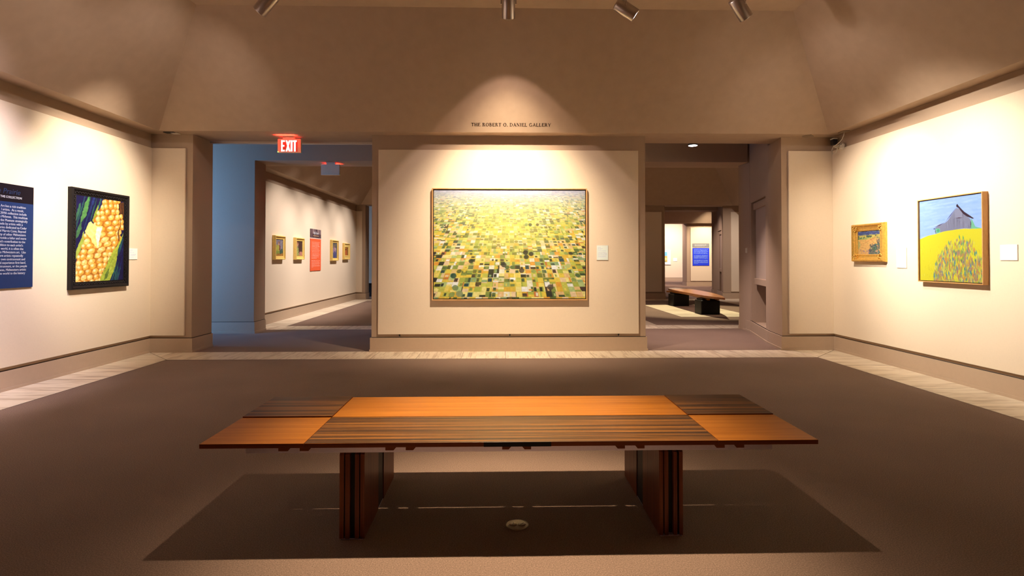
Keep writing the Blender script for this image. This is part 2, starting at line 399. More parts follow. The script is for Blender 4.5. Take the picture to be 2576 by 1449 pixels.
struct('ceiling_fourth', MB().box(4, 16, 27.5, 33.3, 3.6, 3.7, m_ceil))

# ------------------------------------------------------------------ painters (pigment grids)
LT = np.array([1.0, .80, .58])            # the gallery light is warm: pigments are kept cooler than they look
def lin(c):
    c = np.asarray(c, float) / 255.; return np.where(c <= .04045, c / 12.92, ((c + .055) / 1.055) ** 2.4)
def unwarm(a, k=1.0): return np.clip(a / LT * k, 0, .95)
class Canvas:
    def __init__(s, w, h, c):
        s.ss = 2; w *= 2; h *= 2; s.w, s.h = w, h; s.a = np.zeros((h, w, 3)); s.a[:] = lin(c)
        s.U, s.V = np.meshgrid((np.arange(w) + .5) / w, (np.arange(h) + .5) / h); s.rng = np.random.RandomState(3)
    def poly(s, pts, c, al=1.0):
        x = s.U; y = s.V; ins = np.zeros_like(x, bool); n = len(pts)
        for i in range(n):
            x0, y0 = pts[i]; x1, y1 = pts[(i + 1) % n]
            if y0 == y1: continue
            cnd = ((y0 > y) != (y1 > y)) & (x < (x1 - x0) * (y - y0) / (y1 - y0) + x0); ins ^= cnd
        s.a[ins] = s.a[ins] * (1 - al) + lin(c) * al; return ins
    def ell(s, cx, cy, rx, ry, c, al=1.0, rot=0):
        dx = s.U - cx; dy = s.V - cy; cr, sr = math.cos(rot), math.sin(rot)
        d = ((dx * cr + dy * sr) / rx) ** 2 + ((-dx * sr + dy * cr) / ry) ** 2; m = d < 1
        s.a[m] = s.a[m] * (1 - al) + lin(c) * al; return m, d
    def stroke(s, p, q, w, c, al=1):
        p = np.array(p); q = np.array(q); d = q - p; L = np.hypot(*d) + 1e-6; nx, ny = -d[1] / L * w, d[0] / L * w
        m = (p + q) / 2
        s.poly([tuple(p), (m[0] + nx, m[1] + ny), tuple(q), (m[0] - nx, m[1] - ny)], c, al)
    def painterly(s, amp=5, cell=7):
        r = np.random.RandomState(8)
        def sm():
            n = r.rand(s.h // cell + 3, s.w // cell + 3) - .5
            gx = s.U * (s.w / cell); gy = s.V * (s.h / cell); xi = gx.astype(int); yi = gy.astype(int); fx = gx - xi; fy = gy - yi
            return (n[yi, xi] * (1 - fx) + n[yi, xi + 1] * fx) * (1 - fy) + (n[yi + 1, xi] * (1 - fx) + n[yi + 1, xi + 1] * fx) * fy
        dx = sm() * 2 * amp; dy = sm() * 2 * amp; tone = 1 + sm() * .5
        yy, xx = np.mgrid[0:s.h, 0:s.w]
        s.a = s.a[np.clip((yy + dy).astype(int), 0, s.h - 1), np.clip((xx + dx).astype(int), 0, s.w - 1)] * tone[..., None]
    def grain(s, amt=.1):
        n = s.rng.rand(s.h, s.w); n = (n + np.roll(n, 1, 0) + np.roll(n, 2, 0)) / 3; s.a *= (1 + (n[..., None] - .5) * 2 * amt)
    def build(s, W, H, name, parent, y, x0=None, z0=None, k=1.0, label=None):
        if x0 is None: x0 = -W / 2
        if z0 is None: z0 = 0
        if getattr(s, 'ss', 1) == 2:
            s.a = s.a.reshape(s.h // 2, 2, s.w // 2, 2, 3).mean((1, 3)); s.w //= 2; s.h //= 2
        w, h = s.w, s.h; col = unwarm(s.a, k)
        # faces: one per pixel, colour on corners of the point grid
        xs = np.linspace(x0, x0 + W, w); zs = np.linspace(z0 + H, z0, h); XX, ZZ = np.meshgrid(xs, zs)
        v = np.stack([XX, np.full_like(XX, y), ZZ], -1).reshape(-1, 3)
        i = np.arange(h - 1)[:, None] * w + np.arange(w - 1)[None]; f = np.stack([i, i + w, i + w + 1, i + 1], -1).reshape(-1, 4)
        me = bpy.data.meshes.new(name); me.vertices.add(len(v)); me.vertices.foreach_set('co', v.ravel())
        me.loops.add(f.size); me.loops.foreach_set('vertex_index', f.ravel().astype(np.int32))
        me.polygons.add(len(f)); me.polygons.foreach_set('loop_start', (np.arange(len(f)) * 4).astype(np.int32)); me.polygons.foreach_set('loop_total', np.full(len(f), 4, np.int32))
        me.update(calc_edges=True)
        at = me.color_attributes.new('Col', 'FLOAT_COLOR', 'POINT'); at.data.foreach_set('color', np.concatenate([col.reshape(-1, 3), np.ones((w * h, 1))], 1).ravel())
        me.materials.append(m_pig); me.validate()
        o = bpy.data.objects.new(name, me); COL.objects.link(o); o.parent = parent
        if label: o['label'] = label
        return o

def frame_mesh(W, H, prof, mat, name, parent, z0=0, label=None, smooth=False, sub=1):
    """prof: (inset from outer edge, depth out from wall); loops joined with mitres"""
    mb = MB(); loops = []
    for ins, d in prof:
        x = W / 2 - ins; loops.append([(-x, -d, z0 + ins), (x, -d, z0 + ins), (x, -d, z0 + H - ins), (-x, -d, z0 + H - ins)])
    for a, b in zip(loops, loops[1:]):
        for i in range(4): mb.quad(a[i], a[(i + 1) % 4], b[(i + 1) % 4], b[i], mat)
    return mb.build(name, parent=parent, label=label, smooth=smooth)

# --- the patchwork field painting
def fields():
    w, h = 440, 316; c = Canvas(w, h, (225, 195, 90)); w, h = c.w, c.h; U, V = c.U, c.V; rng = np.random.RandomState(11)
    vh = -.72; d = V - vh
    jit = .25 * np.sin(U * 9 + 2 * V * 5)
    r = 58. / d; q = (U - .5) * 42.0 / d * 1.0 + 500 ; 
    ri = np.floor(r + jit * .0).astype(int); sh = ((ri * 37) % 11 == 0) * .5; ci = np.floor(q + sh).astype(int); fr = (r) - np.floor(r); fc = q + sh - ci
    pal = np.array([(238,200,70),(246,214,96),(232,180,60),(250,226,130),(245,205,150),(240,190,120),(248,232,190),(252,240,215),(205,196,80),(176,178,70),(140,150,66),(96,112,56),(70,84,52),(58,56,42),(84,62,44),(236,160,60),(150,170,110),(190,200,120),(48,74,74),(210,120,60)], float)
    pw = np.array([12,11,8,9,8,6,6,4,7,7,6,4.5,4,5,2.5,4,4,4,1.6,1.4]); pw /= pw.sum()
    N1 = 4001
    idx = (ri * 7919 + ci * 104729) % N1; idx2 = (ri * 4391 + ci * 50021 + 77) % N1; idx3 = (ri * 1543 + ci * 24593 + 5) % N1
    tab = rng.choice(len(pal), N1, p=pw); rnd = rng.rand(N1, 4)
    col = lin(pal[tab[idx]]); c.a[:] = col
    # sub-splits inside cells
    R = rnd[idx2]; c2 = lin(pal[tab[idx2]])
    m = (R[..., 0] < .30) & (fc < R[..., 1]); c.a[m] = c2[m]
    m = (R[..., 0] > .62) & (fr < .25 + .6 * R[..., 1]) ; c.a[m] = c2[m]
    R3 = rnd[idx3]; c3 = lin(pal[tab[idx3]])
    m = (R3[..., 0] < .3) & (fc > .15 + .3 * R3[..., 1]) & (fc < .5 + .45 * R3[..., 2]) & (fr > .2) & (fr < .5 + .4 * R3[..., 3]); c.a[m] = c3[m]
    # dark rectangles more often at lower left and centre
    m = (R3[..., 1] > .80) & (fc > .08) & (fc < .5 + .42 * R3[..., 2]) & (fr > .08) & (fr < .55 + .4 * R3[..., 3]); dk = lin([(58,60,44),(72,88,58),(84,64,48),(50,74,72)])[((R3[..., 2]) * 3.99).astype(int)]; c.a[m] = dk[m]
    # circles (pivot fields)
    circ = (R3[..., 2] > .955); dd = (fc - .5) ** 2 + (fr - .5) ** 2; m = circ & (dd < .22); dk = lin([(62,58,46),(92,112,60),(150,160,80)])[((R3[..., 0]) * 2.99).astype(int)]; c.a[m] = dk[m]
    # grid lines
    m = (fr < .05) | (fc < .05); c.a[m] = c.a[m] * .78 + lin((215, 165, 60)) * .1
    # loose brushwork
    n = rng.rand(h // 8 + 2, w // 12 + 2); nb = np.kron(n, np.ones((8, 12)))[:h, :w]; c.a *= (.90 + .2 * nb)[..., None]
    n = rng.rand(h // 40 + 2, w // 52 + 2)
    gx = np.clip(U * (n.shape[1] - 1.01), 0, None); gy = np.clip(V * (n.shape[0] - 1.01), 0, None); xi = gx.astype(int); yi = gy.astype(int); fx = gx - xi; fy = gy - yi
    sm = (n[yi, xi] * (1 - fx) + n[yi, xi + 1] * fx) * (1 - fy) + (n[yi + 1, xi] * (1 - fx) + n[yi + 1, xi + 1] * fx) * fy
    yel = np.exp(-(((U - .5) / .3) ** 2 + ((V - .38) / .22) ** 2)) * .55
    c.a = c.a * (1 - yel[..., None]) + lin((250, 226, 110)) * yel[..., None]
    og = (sm > .6) * (sm - .6) * 1.2; c.a = c.a * (1 - og[..., None]) + lin((190, 190, 70)) * og[..., None]
    # four named big discs and drips of the foreground
    for x, y, rr, cc in ((.461, .69, .018, (70,66,50)), (.604, .576, .017, (64,56,42)), (.641, .589, .016, (66,58,44)), (.609, .617, .017, (70,66,44)), (.768, .895, .021, (86,70,52)), (.13, .79, .02, (52,84,62)), (.142, .90, .021, (120,140,84)), (.17, .955, .023, (140,150,100)), (.579, .742, .018, (80,64,56)), (.245, .655, .016, (60,66,44)), (.635, .32, .012, (78,84,54)), (.61, .32, .011, (150,160,90)), (.683, .32, .010, (110,90,50)), (.885, .70, .017, (190,190,110))):
        c.ell(x, y, rr, rr * 1.25, cc, .9)
    # aerial haze: lavender sky band fading down into the far fields
    hz = np.clip(1 - V / .36, 0, 1) ** 1.25 * .93
    hc = lin((198, 186, 200)) * np.clip(1 - V / .16, 0, 1)[..., None] + lin((216, 208, 150)) * (1 - np.clip(1 - V / .16, 0, 1))[..., None]
    edge = np.clip(np.abs(U - .5) * 2, 0, 1)[..., None]
    hc = hc * (1 - .25 * edge) + lin((170, 176, 150)) * .25 * edge
    streak = rng.rand(h // 4 + 1, w // 36 + 2); st = np.kron(streak, np.ones((4, 36)))[:h, :w]
    c.a = c.a * (1 - hz[..., None]) + hc * (.93 + .14 * st[..., None]) * hz[..., None]
    c.grain(.06); return c

def corn():
    w, h = 240, 416; c = Canvas(w, h, (26, 20, 58)); rng = random.Random(5)
    K = lambda x, y: ((x - 140) / 605., (y - (150 + (x - 140) * .125)) / (1305 - (150 + (x - 140) * .11) - (x - 140) * .03))
    for i in range(26):
        u0 = rng.uniform(0, .5); v0 = rng.uniform(-.05, .5); cc = rng.choice([(38,44,96),(30,58,70),(44,92,64),(22,24,80),(60,110,70),(36,60,90)])
        c.stroke((u0 + .16, v0 - .18), (u0 - .06, v0 + .3), rng.uniform(.008, .022), cc, .75)
    c.poly([K(*p) for p in ((285,165),(240,270),(200,440),(190,520),(260,430),(285,290),(300,170))], (92,140,66), .9)
    c.poly([K(*p) for p in ((190,250),(160,330),(140,440),(140,520),(170,420),(190,330))], (64,110,70), .8)
    c.poly([K(*p) for p in ((200,500),(150,620),(140,730),(170,700),(205,600))], (74,116,60), .8)
    c.poly([K(*p) for p in ((400,275),(360,380),(330,500),(350,520),(400,400),(405,300))], (150,160,48), .95)
    for i in range(16):
        y = rng.uniform(800, 1300); x = rng.uniform(560, 745); c.stroke(K(x + 40, y - 170), K(x - 40, y + 120), .014, rng.choice([(30,34,84),(40,84,84),(24,26,70),(44,96,80)]), .8)
    c.poly([K(*p) for p in ((640,235),(745,235),(745,470),(690,440),(640,380),(620,330))], (84, 46, 24), 1)
    for i in range(8): c.stroke(K(650 + i * 12, 240), K(680 + i * 8, 450), .01, rng.choice([(120,66,28),(60,30,20),(140,80,30)]), .6)
    # cob body
    body = [(480,200),(690,215),(660,290),(640,370),(740,480),(735,560),(700,640),(690,770),(620,860),(560,1000),(500,1110),(450,1200),(430,1295),(140,1305),(145,1050),(165,960),(210,860),(235,760),(255,640),(345,560),(350,470),(400,380),(440,290)]
    c.poly([K(*p) for p in body], (196, 112, 30), 1)
    # left leaf and big right leaf
    c.poly([K(*p) for p in ((232,630),(200,740),(142,900),(142,1010),(190,900),(240,760))], (168,170,60), 1)
    cx = lambda t: (640 - 350 * t, 230 + 1060 * t)
    rows = 16
    for i in range(rows):
        t = i / (rows - 1); cy_ = 215 + 1085 * t
        xl = np.interp(cy_, [200,300,400,560,640,760,860,960,1050,1300], [470,430,385,345,250,235,210,165,140,120]); xr = np.interp(cy_, [200,300,380,480,560,700,860,1000,1110,1300], [690,660,680,740,735,690,620,560,500,430])
        nk = int(round(4.6 + t * 1.4)); sl = -.55
        for j in range(nk):
            a = -1 + 2 * (j + .5 + .5 * (i % 2) - .25) / nk
            if abs(a) > 1.02: continue
            x = rng.uniform(-5, 5) + (xl + xr) / 2 + (xr - xl) / 2 * math.sin(a * 1.45) / math.sin(1.45); y = cy_ + (xr - x) * .10 + rng.uniform(-5, 5)
            rx = (xr - xl) / nk * .64 * max(.5, math.cos(a * 1.05)); ry = 39
            u, v = K(x, y); ru, rv = rx / 605., ry / 1140.
            m, d = c.ell(u, v, ru, rv, (232, 150, 48), 1, rot=-.25)
            base = rng.choice([(240,168,60),(246,184,78),(236,158,52),(250,196,96)])
            hx = (c.U - (u - ru * .25)) / (ru * .75); hy = (c.V - (v - rv * .3)) / (rv * .75); g = np.clip(1 - (hx ** 2 + hy ** 2), 0, 1) ** 1.5 * .85
            col = lin(base) * (1 - g[..., None]) + lin((255, 232, 156)) * g[..., None]
            ed = np.clip((d - .55) / .45, 0, 1)[..., None] * .55
            col = col * (1 - ed) + lin((206, 106, 20)) * ed
            c.a[m] = col[m]
    c.poly([K(*p) for p in ((690,450),(712,470),(700,560),(680,640),(690,770),(670,760),(660,640),(690,560),(700,500))], (110,50,16), .9)
    # torn pale husk
    c.poly([K(*p) for p in ((315,500),(290,520),(245,640),(300,700),(345,790),(400,860),(420,760),(440,640),(460,560),(400,560),(350,545))], (250, 226, 120), 1)
    c.poly([K(*p) for p in ((390,575),(372,680),(392,800),(405,850),(425,740),(440,640),(455,575))], (255, 246, 196), .9)
    c.poly([K(*p) for p in ((245,640),(300,720),(345,800),(385,865),(330,800),(270,700))], (214, 140, 40), .9)
    c.poly([K(*p) for p in ((740,650),(690,760),(640,850),(600,900),(545,1010),(500,1130),(455,1210),(430,1295),(560,1295),(610,1180),(650,1030),(670,880),(735,680))], (172, 174, 54), 1)
    for i in range(10): c.stroke(K(640 - i * 9, 900 + i * 30), K(480 + i * 6, 1290), .008, rng.choice([(206,204,86),(120,140,44),(150,150,40)]), .6)
    c.poly([K(*p) for p in ((545,1130),(500,1210),(480,1290),(520,1270),(550,1190))], (74,100,40), .8)
    c.painterly(4, 14); c.grain(.08); return c

def barn():
    w, h = 240, 262; c = Canvas(w, h, (166, 190, 232)); rng = random.Random(2)
    def K(x, y):
        yt = 203 - (x - 118) * .128; yb = 1285 + (x - 130) * .038; return ((x - 120) / 868., (y - yt) / (yb - yt))
    for i in range(150):
        u, v = rng.uniform(-.1, 1), rng.uniform(0, .48); L = rng.uniform(.08, .25)
        c.poly([(u, v), (u + L, v - .012), (u + L * 1.1, v + .006), (u + .02, v + .02)], rng.choice([(190,208,238),(200,214,242),(152,180,228),(140,174,226)]), .22)
    c.poly([K(*p) for p in ((850,430),(870,470),(900,545),(950,560),(985,570),(845,575))], (126,190,140), 1)
    c.poly([K(*p) for p in ((120,720),(250,670),(360,648),(480,612),(620,588),(760,572),(850,576),(985,570),(1000,1330),(120,1300))], (236, 214, 42), 1)
    c.poly([K(*p) for p in ((655,290),(600,370),(540,460),(505,490),(360,560),(360,645),(480,612),(620,590),(740,570),(845,572),(838,440),(750,370),(690,300))], (140, 134, 146), 1)
    for i in range(26):
        x = 500 + i * 13.5; c.stroke(K(x, 470 - max(0, min(150, (x - 520) * 1.0)) + max(0, (x - 660) * 1.2)), K(x + rng.uniform(-4, 4), 590), .0035, rng.choice([(116,108,122),(160,154,166),(104,98,108)]), .8)
    c.poly([K(*p) for p in ((360,575),(425,570),(430,625),(375,640))], (122,190,146), 1); c.ell(*K(400, 600), .025, .02, (84,160,110))
    c.poly([K(*p) for p in ((632,330),(655,290),(700,300),(745,360),(740,420),(640,428))], (152, 146, 158), 1)
    c.stroke(K(636, 430), K(748, 420), .005, (80,44,56)); c.stroke(K(740, 350), K(745, 430), .004, (96,80,100))
    c.poly([K(*p) for p in ((655,250),(672,232),(690,262),(760,340),(885,432),(870,440),(800,410),(745,370),(690,292),(660,275))], (58, 30, 44), 1)
    c.stroke(K(655, 285), K(500, 488), .006, (96,70,110)); c.stroke(K(500, 488), K(335, 562), .007, (84,60,90)); c.stroke(K(325, 578), K(365, 574), .007, (60,44,66)); c.stroke(K(843, 435), K(845, 575), .006, (70,40,50)); c.stroke(K(358, 575), K(358, 645), .005, (70,60,70))
    # wild flowers and tall grass
    for i in range(760):
        x = rng.uniform(330, 990); lo = np.interp(x, [330, 400, 520, 650, 850, 990], [1100, 920, 760, 690, 690, 900]); y = rng.uniform(lo, 1310)
        if x > 860 and y < 930 and rng.random() < .75: continue
        cc = rng.choice([(206,134,70),(196,124,84),(176,134,104),(226,148,60),(150,164,70),(196,190,60),(214,206,66),(90,146,110),(86,140,140),(232,216,90),(190,140,90),(180,136,110)])
        L = rng.uniform(50, 130); dx = rng.uniform(-22, 22); W = rng.uniform(.005, .016)
        c.stroke(K(x, y), K(x + dx, y + L), W, cc, .9)
    for i in range(200):
        x = rng.uniform(130, 990); y = rng.uniform(780, 1290)
        c.stroke(K(x, y), K(x + rng.uniform(-14, 20), y + rng.uniform(25, 60)), .0022, rng.choice([(200,176,30),(246,232,110),(190,160,40),(240,230,90)]), .8)
    for x, y, cc in ((905,900,(92,150,130)),(890,1010,(80,130,110)),(830,1080,(96,150,150)),(740,700,(110,170,90)),(690,690,(96,160,110)),(515,850,(90,140,90)),(505,1200,(84,150,120)),(545,770,(96,160,110)),(655,1110,(84,140,140)),(840,1190,(70,140,100)),(710,1010,(90,120,80))):
        c.stroke(K(x, y - 40), K(x + 10, y + 40), .010, cc)
    c.grain(.05); return c

def landscape():
    w, h = 110, 120; c = Canvas(w, h, (222, 160, 84)); rng = random.Random(9)
    K = lambda x, y: ((x - 275) / 605., (y - (330 - (x - 275) * .07)) / (955 - (330 - (x - 275) * .07)))
    c.poly([(0, 0), (1, 0), (1, .05), (0, .07)], (190, 184, 200)); c.poly([(0, .05), (.3, .03), (.6, .06), (1, .02), (1, .22), (0, .2)], (70, 76, 110))
    for i in range(40): u, v = rng.uniform(0, 1), rng.uniform(.04, .2); c.stroke((u, v), (u + .14, v - .005), .012, rng.choice([(60,64,100),(100,106,140),(120,130,110),(54,80,84),(150,160,120)]), .7)
    c.poly([(0, .2), (1, .18), (1, .33), (.5, .36), (0, .38)], (196, 170, 80))
    c.poly([(0, .27), (.5, .3), (.3, .36), (0, .38)], (140, 156, 84), .8)
    for x, y in ((.42,.24),(.46,.26),(.5,.25),(.55,.25),(.6,.25),(.14,.3),(.27,.28),(.04,.33),(.03,.25),(.8,.22)): c.ell(x, y, .035, .04, rng.choice([(54,70,60),(64,96,70)]), .9)
    for i in range(170):
        u = rng.uniform(.05, .95); v = rng.uniform(.4, .95); c.stroke((u, v), (u + rng.uniform(-.02, .1), v + rng.uniform(-.06, .02)), .015, rng.choice([(232,164,84),(240,178,100),(216,150,80),(206,160,84),(190,170,90)]), .6)
    c.stroke((1, .2), (.3, .5), .02, (200,100,60), .7)
    c.poly([(0, .38), (.07, .45), (.12, .6), (0, .8)], (130, 150, 90), .6)
    for i in range(130): u = rng.betavariate(2, 1.6); v = rng.uniform(.78, 1); c.stroke((u, v), (u + .05, v - .02), .02, rng.choice([(150,112,120),(170,124,110),(120,90,110),(196,140,96)]), .7)
    for i in range(150):
        u = rng.uniform(.52, 1); v = rng.uniform(.56 - .25 * (u > .85), .97); c.ell(u, v, .03, .035, rng.choice([(64,74,70),(84,88,70),(92,84,80),(74,104,76),(110,110,90)]), .8)
    for u, v in ((.75,.66),(.6,.72),(.92,.88),(.8,.72)): c.ell(u, v, .02, .02, (100, 160, 120))
    c.painterly(6, 6); c.grain(.1); return c

def small_art(kind):
    w, h = 60, 84; rng = random.Random(kind)
    if kind == 1:
        c = Canvas(w, h, (150, 130, 124))
        for i in range(90): c.stroke((rng.random(), rng.random()), (rng.random(), rng.random()), .02, rng.choice([(176,160,150),(130,110,120),(110,120,90),(190,170,150)]), .3)
        c.ell(.48, .5, .15, .36, (140, 66, 60)); c.ell(.45, .22, .13, .11, (150, 88, 60)); c.ell(.45, .27, .08, .07, (214, 160, 120)); c.ell(.3, .6, .22, .3, (196, 176, 70)); c.ell(.35, .82, .3, .16, (150, 150, 60)); c.ell(.8, .75, .2, .2, (74, 96, 70)); c.poly([(0, .88), (1, .84), (1, 1), (0, 1)], (180, 120, 50))
    elif kind == 2:
        c = Canvas(w, h, (84, 52, 40)); c.poly([(0, .1), (.3, .05), (.36, .5), (.3, 1), (0, 1)], (160, 148, 84)); c.ell(.2, .22, .22, .17, (150, 88, 56)); c.ell(.27, .28, .12, .11, (206, 150, 108)); c.poly([(0, .42), (.35, .45), (.5, .9), (.5, 1), (0, 1)], (170, 160, 80)); c.ell(.75, .88, .3, .2, (206, 130, 100)); c.poly([(0, .93), (1, .93), (1, 1), (0, 1)], (196, 140, 60))
    elif kind == 3:
        c = Canvas(w, h, (110, 98, 84))
        for i in range(70): c.ell(rng.random(), rng.random(), .07, .06, rng.choice([(130,120,100),(90,84,90),(150,136,110)]), .5)
        c.ell(.45, .27, .17, .13, (150, 110, 84)); c.ell(.5, .5, .3, .22, (176, 130, 136)); c.ell(.55, .78, .32, .22, (92, 84, 120)); c.ell(.7, .4, .12, .08, (210, 170, 140))
    elif kind == 4:
        c = Canvas(w, h, (206, 120, 50)); c.ell(.35, .28, .15, .13, (60, 36, 24)); c.ell(.4, .65, .3, .3, (196, 92, 40)); c.poly([(.35, .35), (.5, .4), (.6, 1), (.2, 1)], (220, 110, 50)); c.poly([(.7, 0), (1, 0), (1, 1), (.8, 1)], (150, 90, 40))
    else:
        c = Canvas(w, h, (240, 236, 230)); c.poly([(.18, .14), (.82, .14), (.82, .84), (.18, .84)], (110, 170, 220)); c.poly([(.18, .46), (.82, .4), (.82, .84), (.18, .84)], (206, 160, 80)); c.ell(.6, .62, .2, .1, (230, 196, 120)); c.poly([(.18, .7), (.6, .74), (.82, .84), (.18, .84)], (96, 130, 70))
    c.painterly(9, 9) if kind < 6 else None; c.grain(.08); return c

def lines_card(w, h, bg, ink, rows, seed=1, al=.6, u0=.12, u1=.9):
    """text too small to read: rows of (v, length) broken into word-sized strokes"""
    c = Canvas(w, h, bg); rng = random.Random(seed)
    for v, L, t in rows:
        u = u0
        while u < u0 + (u1 - u0) * L:
            k = rng.uniform(.03, .1); e = min(u + k, u0 + (u1 - u0) * L)
            c.poly([(u, v), (e, v), (e, v + t), (u, v + t)], ink, al * rng.uniform(.6, 1)); u = e + .018
    return c

RZL, RZR = PI / 2, -PI / 2        # on the left wall / on the right wall
FL = XL + PT; FR = XR - PT; FB = YB - PT; FL2 = X2L + PT

# main painting
t = thing('painting', 'large golden patchwork fields painting in thin pale wood frame on centre wall', 'painting', (.147, FB, .724), 0)
W, H = 2.178, 1.572
c = fields(); c.build(W - .05, H - .05, 'canvas', t, -.034, z0=.025, k=.66)
frame_mesh(W, H, [(0, 0), (0, .052), (.013, .052), (.0135, .020)], m_goldwood, 'frame', t)
MB().box(-W / 2 + .012, W / 2 - .012, -.022, -.018, .012, H - .012, m_dark).build('backing', parent=t)

# corn painting on left wall
t = thing('painting', 'yellow corn cob painting in heavy black frame on left wall', 'painting', (FL, 6.835, .955), RZL)
W, H = .97, 1.162
c = corn(); c.build(W - .165, H - .165, 'canvas', t, -.030, z0=.082, k=.80)
fr = frame_mesh(W, H, [(0, 0), (0, .045), (.006, .052), (.02, .055), (.03, .050), (.034, .042), (.075, .030), (.082, .034), (.086, .026)], m_blackfr, 'frame', t)
orn = MB(); rng = random.Random(4)
def ripple(p0, p1):
    p0 = Vector(p0); p1 = Vector(p1); L = (p1 - p0).length; n = int(L / .022)
    dz = (p1 - p0).normalized()
    for i in range(n):
        p = p0 + dz * (i + .5) * L / n; s = .005 * (-1) ** i
        pr = Vector((dz.z, 0, -dz.x)) * s; p = p + pr
        r = (.008, .004, .012) if abs(dz.z) > .5 else (.012, .004, .008)
        orn.blob(p, r, m_blackfr, seg=7)
ix, iz0, iz1 = W / 2 - .054, .054, H - .054
ripple((-ix, -.039, iz0), (-ix, -.039, iz1)); ripple((ix, -.039, iz0), (ix, -.039, iz1)); ripple((-ix, -.039, iz0), (ix, -.039, iz0)); ripple((-ix, -.039, iz1), (ix, -.039, iz1))
orn.build('carved_ornament', parent=t, smooth=True)

# barn painting on right wall
t = thing('painting', 'grey barn on yellow hill painting in deep maple box frame on right wall', 'painting', (FR, 5.74, 1.048), RZR)
W, H = .845, .915
c = barn(); c.build(W - .036, H - .036, 'canvas', t, -.046, z0=.018, k=.50)
frame_mesh(W, H, [(0, 0), (0, .060), (.010, .060), (.0105, .03)], m_ofr, 'frame', t)
MB().box(-W / 2 + .01, W / 2 - .01, -.034, -.030, .01, H - .01, m_dark).build('backing', parent=t)

# gilt framed landscape
t = thing('painting', 'small country road landscape in ornate gilt frame on right wall near the corner', 'painting', (FR, 7.045, 1.268), RZR)
W, H = .62, .49
c = landscape(); c.build(W - .19, H - .17, 'canvas', t, -.022, z0=.085, k=.62)
frame_mesh(W, H, [(0, 0), (0, .030), (.006, .056), (.018, .062), (.028, .058), (.036, .046), (.06, .034), (.078, .032), (.084, .036), (.092, .030), (.096, .018)], m_gold, 'frame', t)
for sx in (-1, 1):
    for sz in (0, 1):
        o = MB(); rng = random.Random(3); bx = sx * (W / 2 - .03); bz = .03 if sz == 0 else H - .03; dz = 1 if sz == 0 else -1
        for k in range(15):
            a = rng.uniform(0, .085); b = rng.uniform(0, .085)
            if a > .045 and b > .045: continue
            o.blob((bx - sx * a + sx * .02, -.05 + .1 * (a + b) * .5, bz + dz * b - dz * .02), (rng.uniform(.008, .016), .012, rng.uniform(.008, .016)), m_gold, seg=8)
        for k in range(6):
            a = k / 5 * 1.3; o.blob((bx - sx * .035 - sx * .03 * math.cos(a * 2), -.045, bz + dz * .035 + dz * .03 * math.sin(a * 2)), (.008, .010, .008), m_gold, seg=8)
        o.build('corner_ornament', parent=t, smooth=True)

# small framed paintings in the second gallery
def small_frame(yc, W, H, z0, kind, label, wide=.075):
    t = thing('painting', label, 'painting', (FL2, yc, z0), RZL, 'small gilt framed paintings in the left gallery')
    small_art(kind).build(W - 2 * wide, H - 2 * wide, 'canvas', t, -.035, z0=wide, k=.7)
    frame_mesh(W, H, [(0, 0), (0, .05), (.008, .07), (.02, .072), (.03, .05), (wide - .02, .045), (wide - .015, .05), (wide, .045), (wide + .002, .03)], m_gold2, 'frame', t)
small_frame(11.70, .54, .50, 1.29, 1, 'gilt framed picture of a seated figure, nearest in the left gallery')
small_frame(12.86, .54, .50, 1.29, 2, 'gilt framed picture of a figure in green, between nearest picture and red sign')
small_frame(15.60, .60, .575, 1.255, 3, 'gilt framed grey and mauve portrait just beyond the red sign')
small_frame(16.80, .60, .485, 1.29, 4, 'gilt framed orange picture farthest along the left gallery wall', .12)

# print seen in the last room
t = thing('painting', 'white framed print with blue sky seen through the farthest doorway', 'painting', (9.66, 32.99, .99), 0)
small_art(6).build(1.1, .86, 'print', t, -.03, z0=.0); frame_mesh(1.14, .90, [(0, 0), (0, .04), (.03, .04), (.031, .02)], m_white, 'frame', t, z0=-.02)

# wall labels
def card(loc, rz, w, h, label, kind=0, grp='object labels beside the artworks', seed=1):
    t = thing('wall_label', label, 'label', loc, rz, grp)
    MB().box(-w / 2, w / 2, -.007, 0, 0, h, m_white).build('card', parent=t, bevel=.001)
    if kind == 0: rows = [(.12, .3, .03), (.2, .5, .03), (.28, .35, .025), (.36, .85, .025)] + [(.46 + i * .055, 1 if i % 5 else .9, .022) for i in range(7)]
    else: rows = [(.14, .45, .04), (.26, .3, .04), (.36, .6, .04), (.52, .9, .035), (.62, .8, .035), (.78, .6, .035)]
    lines_card(60, 60, (232, 226, 216), (140, 128, 128), rows, seed, .5).build(w * .96, h * .96, 'print', t, -.0085, z0=h * .02)
    return t
card((1.46, FB, 1.285), 0, .165, .213, 'white text card right of the large patchwork fields painting', seed=1)
card((FL, 7.46, 1.295), RZL, .185, .15, 'white text card right of the corn painting', 1, seed=2)
card((FR, 6.49, 1.195), RZR, .165, .24, 'white text card between the gilt landscape and the barn painting', seed=3)
card((FR, 5.10, 1.288), RZR, .18, .148, 'white text card right of the barn painting', seed=4)
for y, s, l in ((12.04, 5, 'tiny white card beside the nearest gilt picture in the left gallery'), (13.20, 6, 'tiny white card between the figure in green and the red sign'), (15.97, 7, 'tiny white card beside the mauve portrait beyond the red sign'), (17.22, 8, 'tiny white card beside the farthest orange picture')):
    card((FL2, y, 1.37), RZL, .165, .085, l, 1, 'object labels in the left gallery', s)
card((FL2, 10.93, 1.39), RZL, .18, .27, 'white card just showing past the jamb at the near end of the left gallery', 0, 'object labels in the left gallery', 9)
card((10.49, 32.99, 1.18), 0, .24, .2, 'faint white card beside the print in the farthest room', 1, 'object labels in the far rooms', 10)
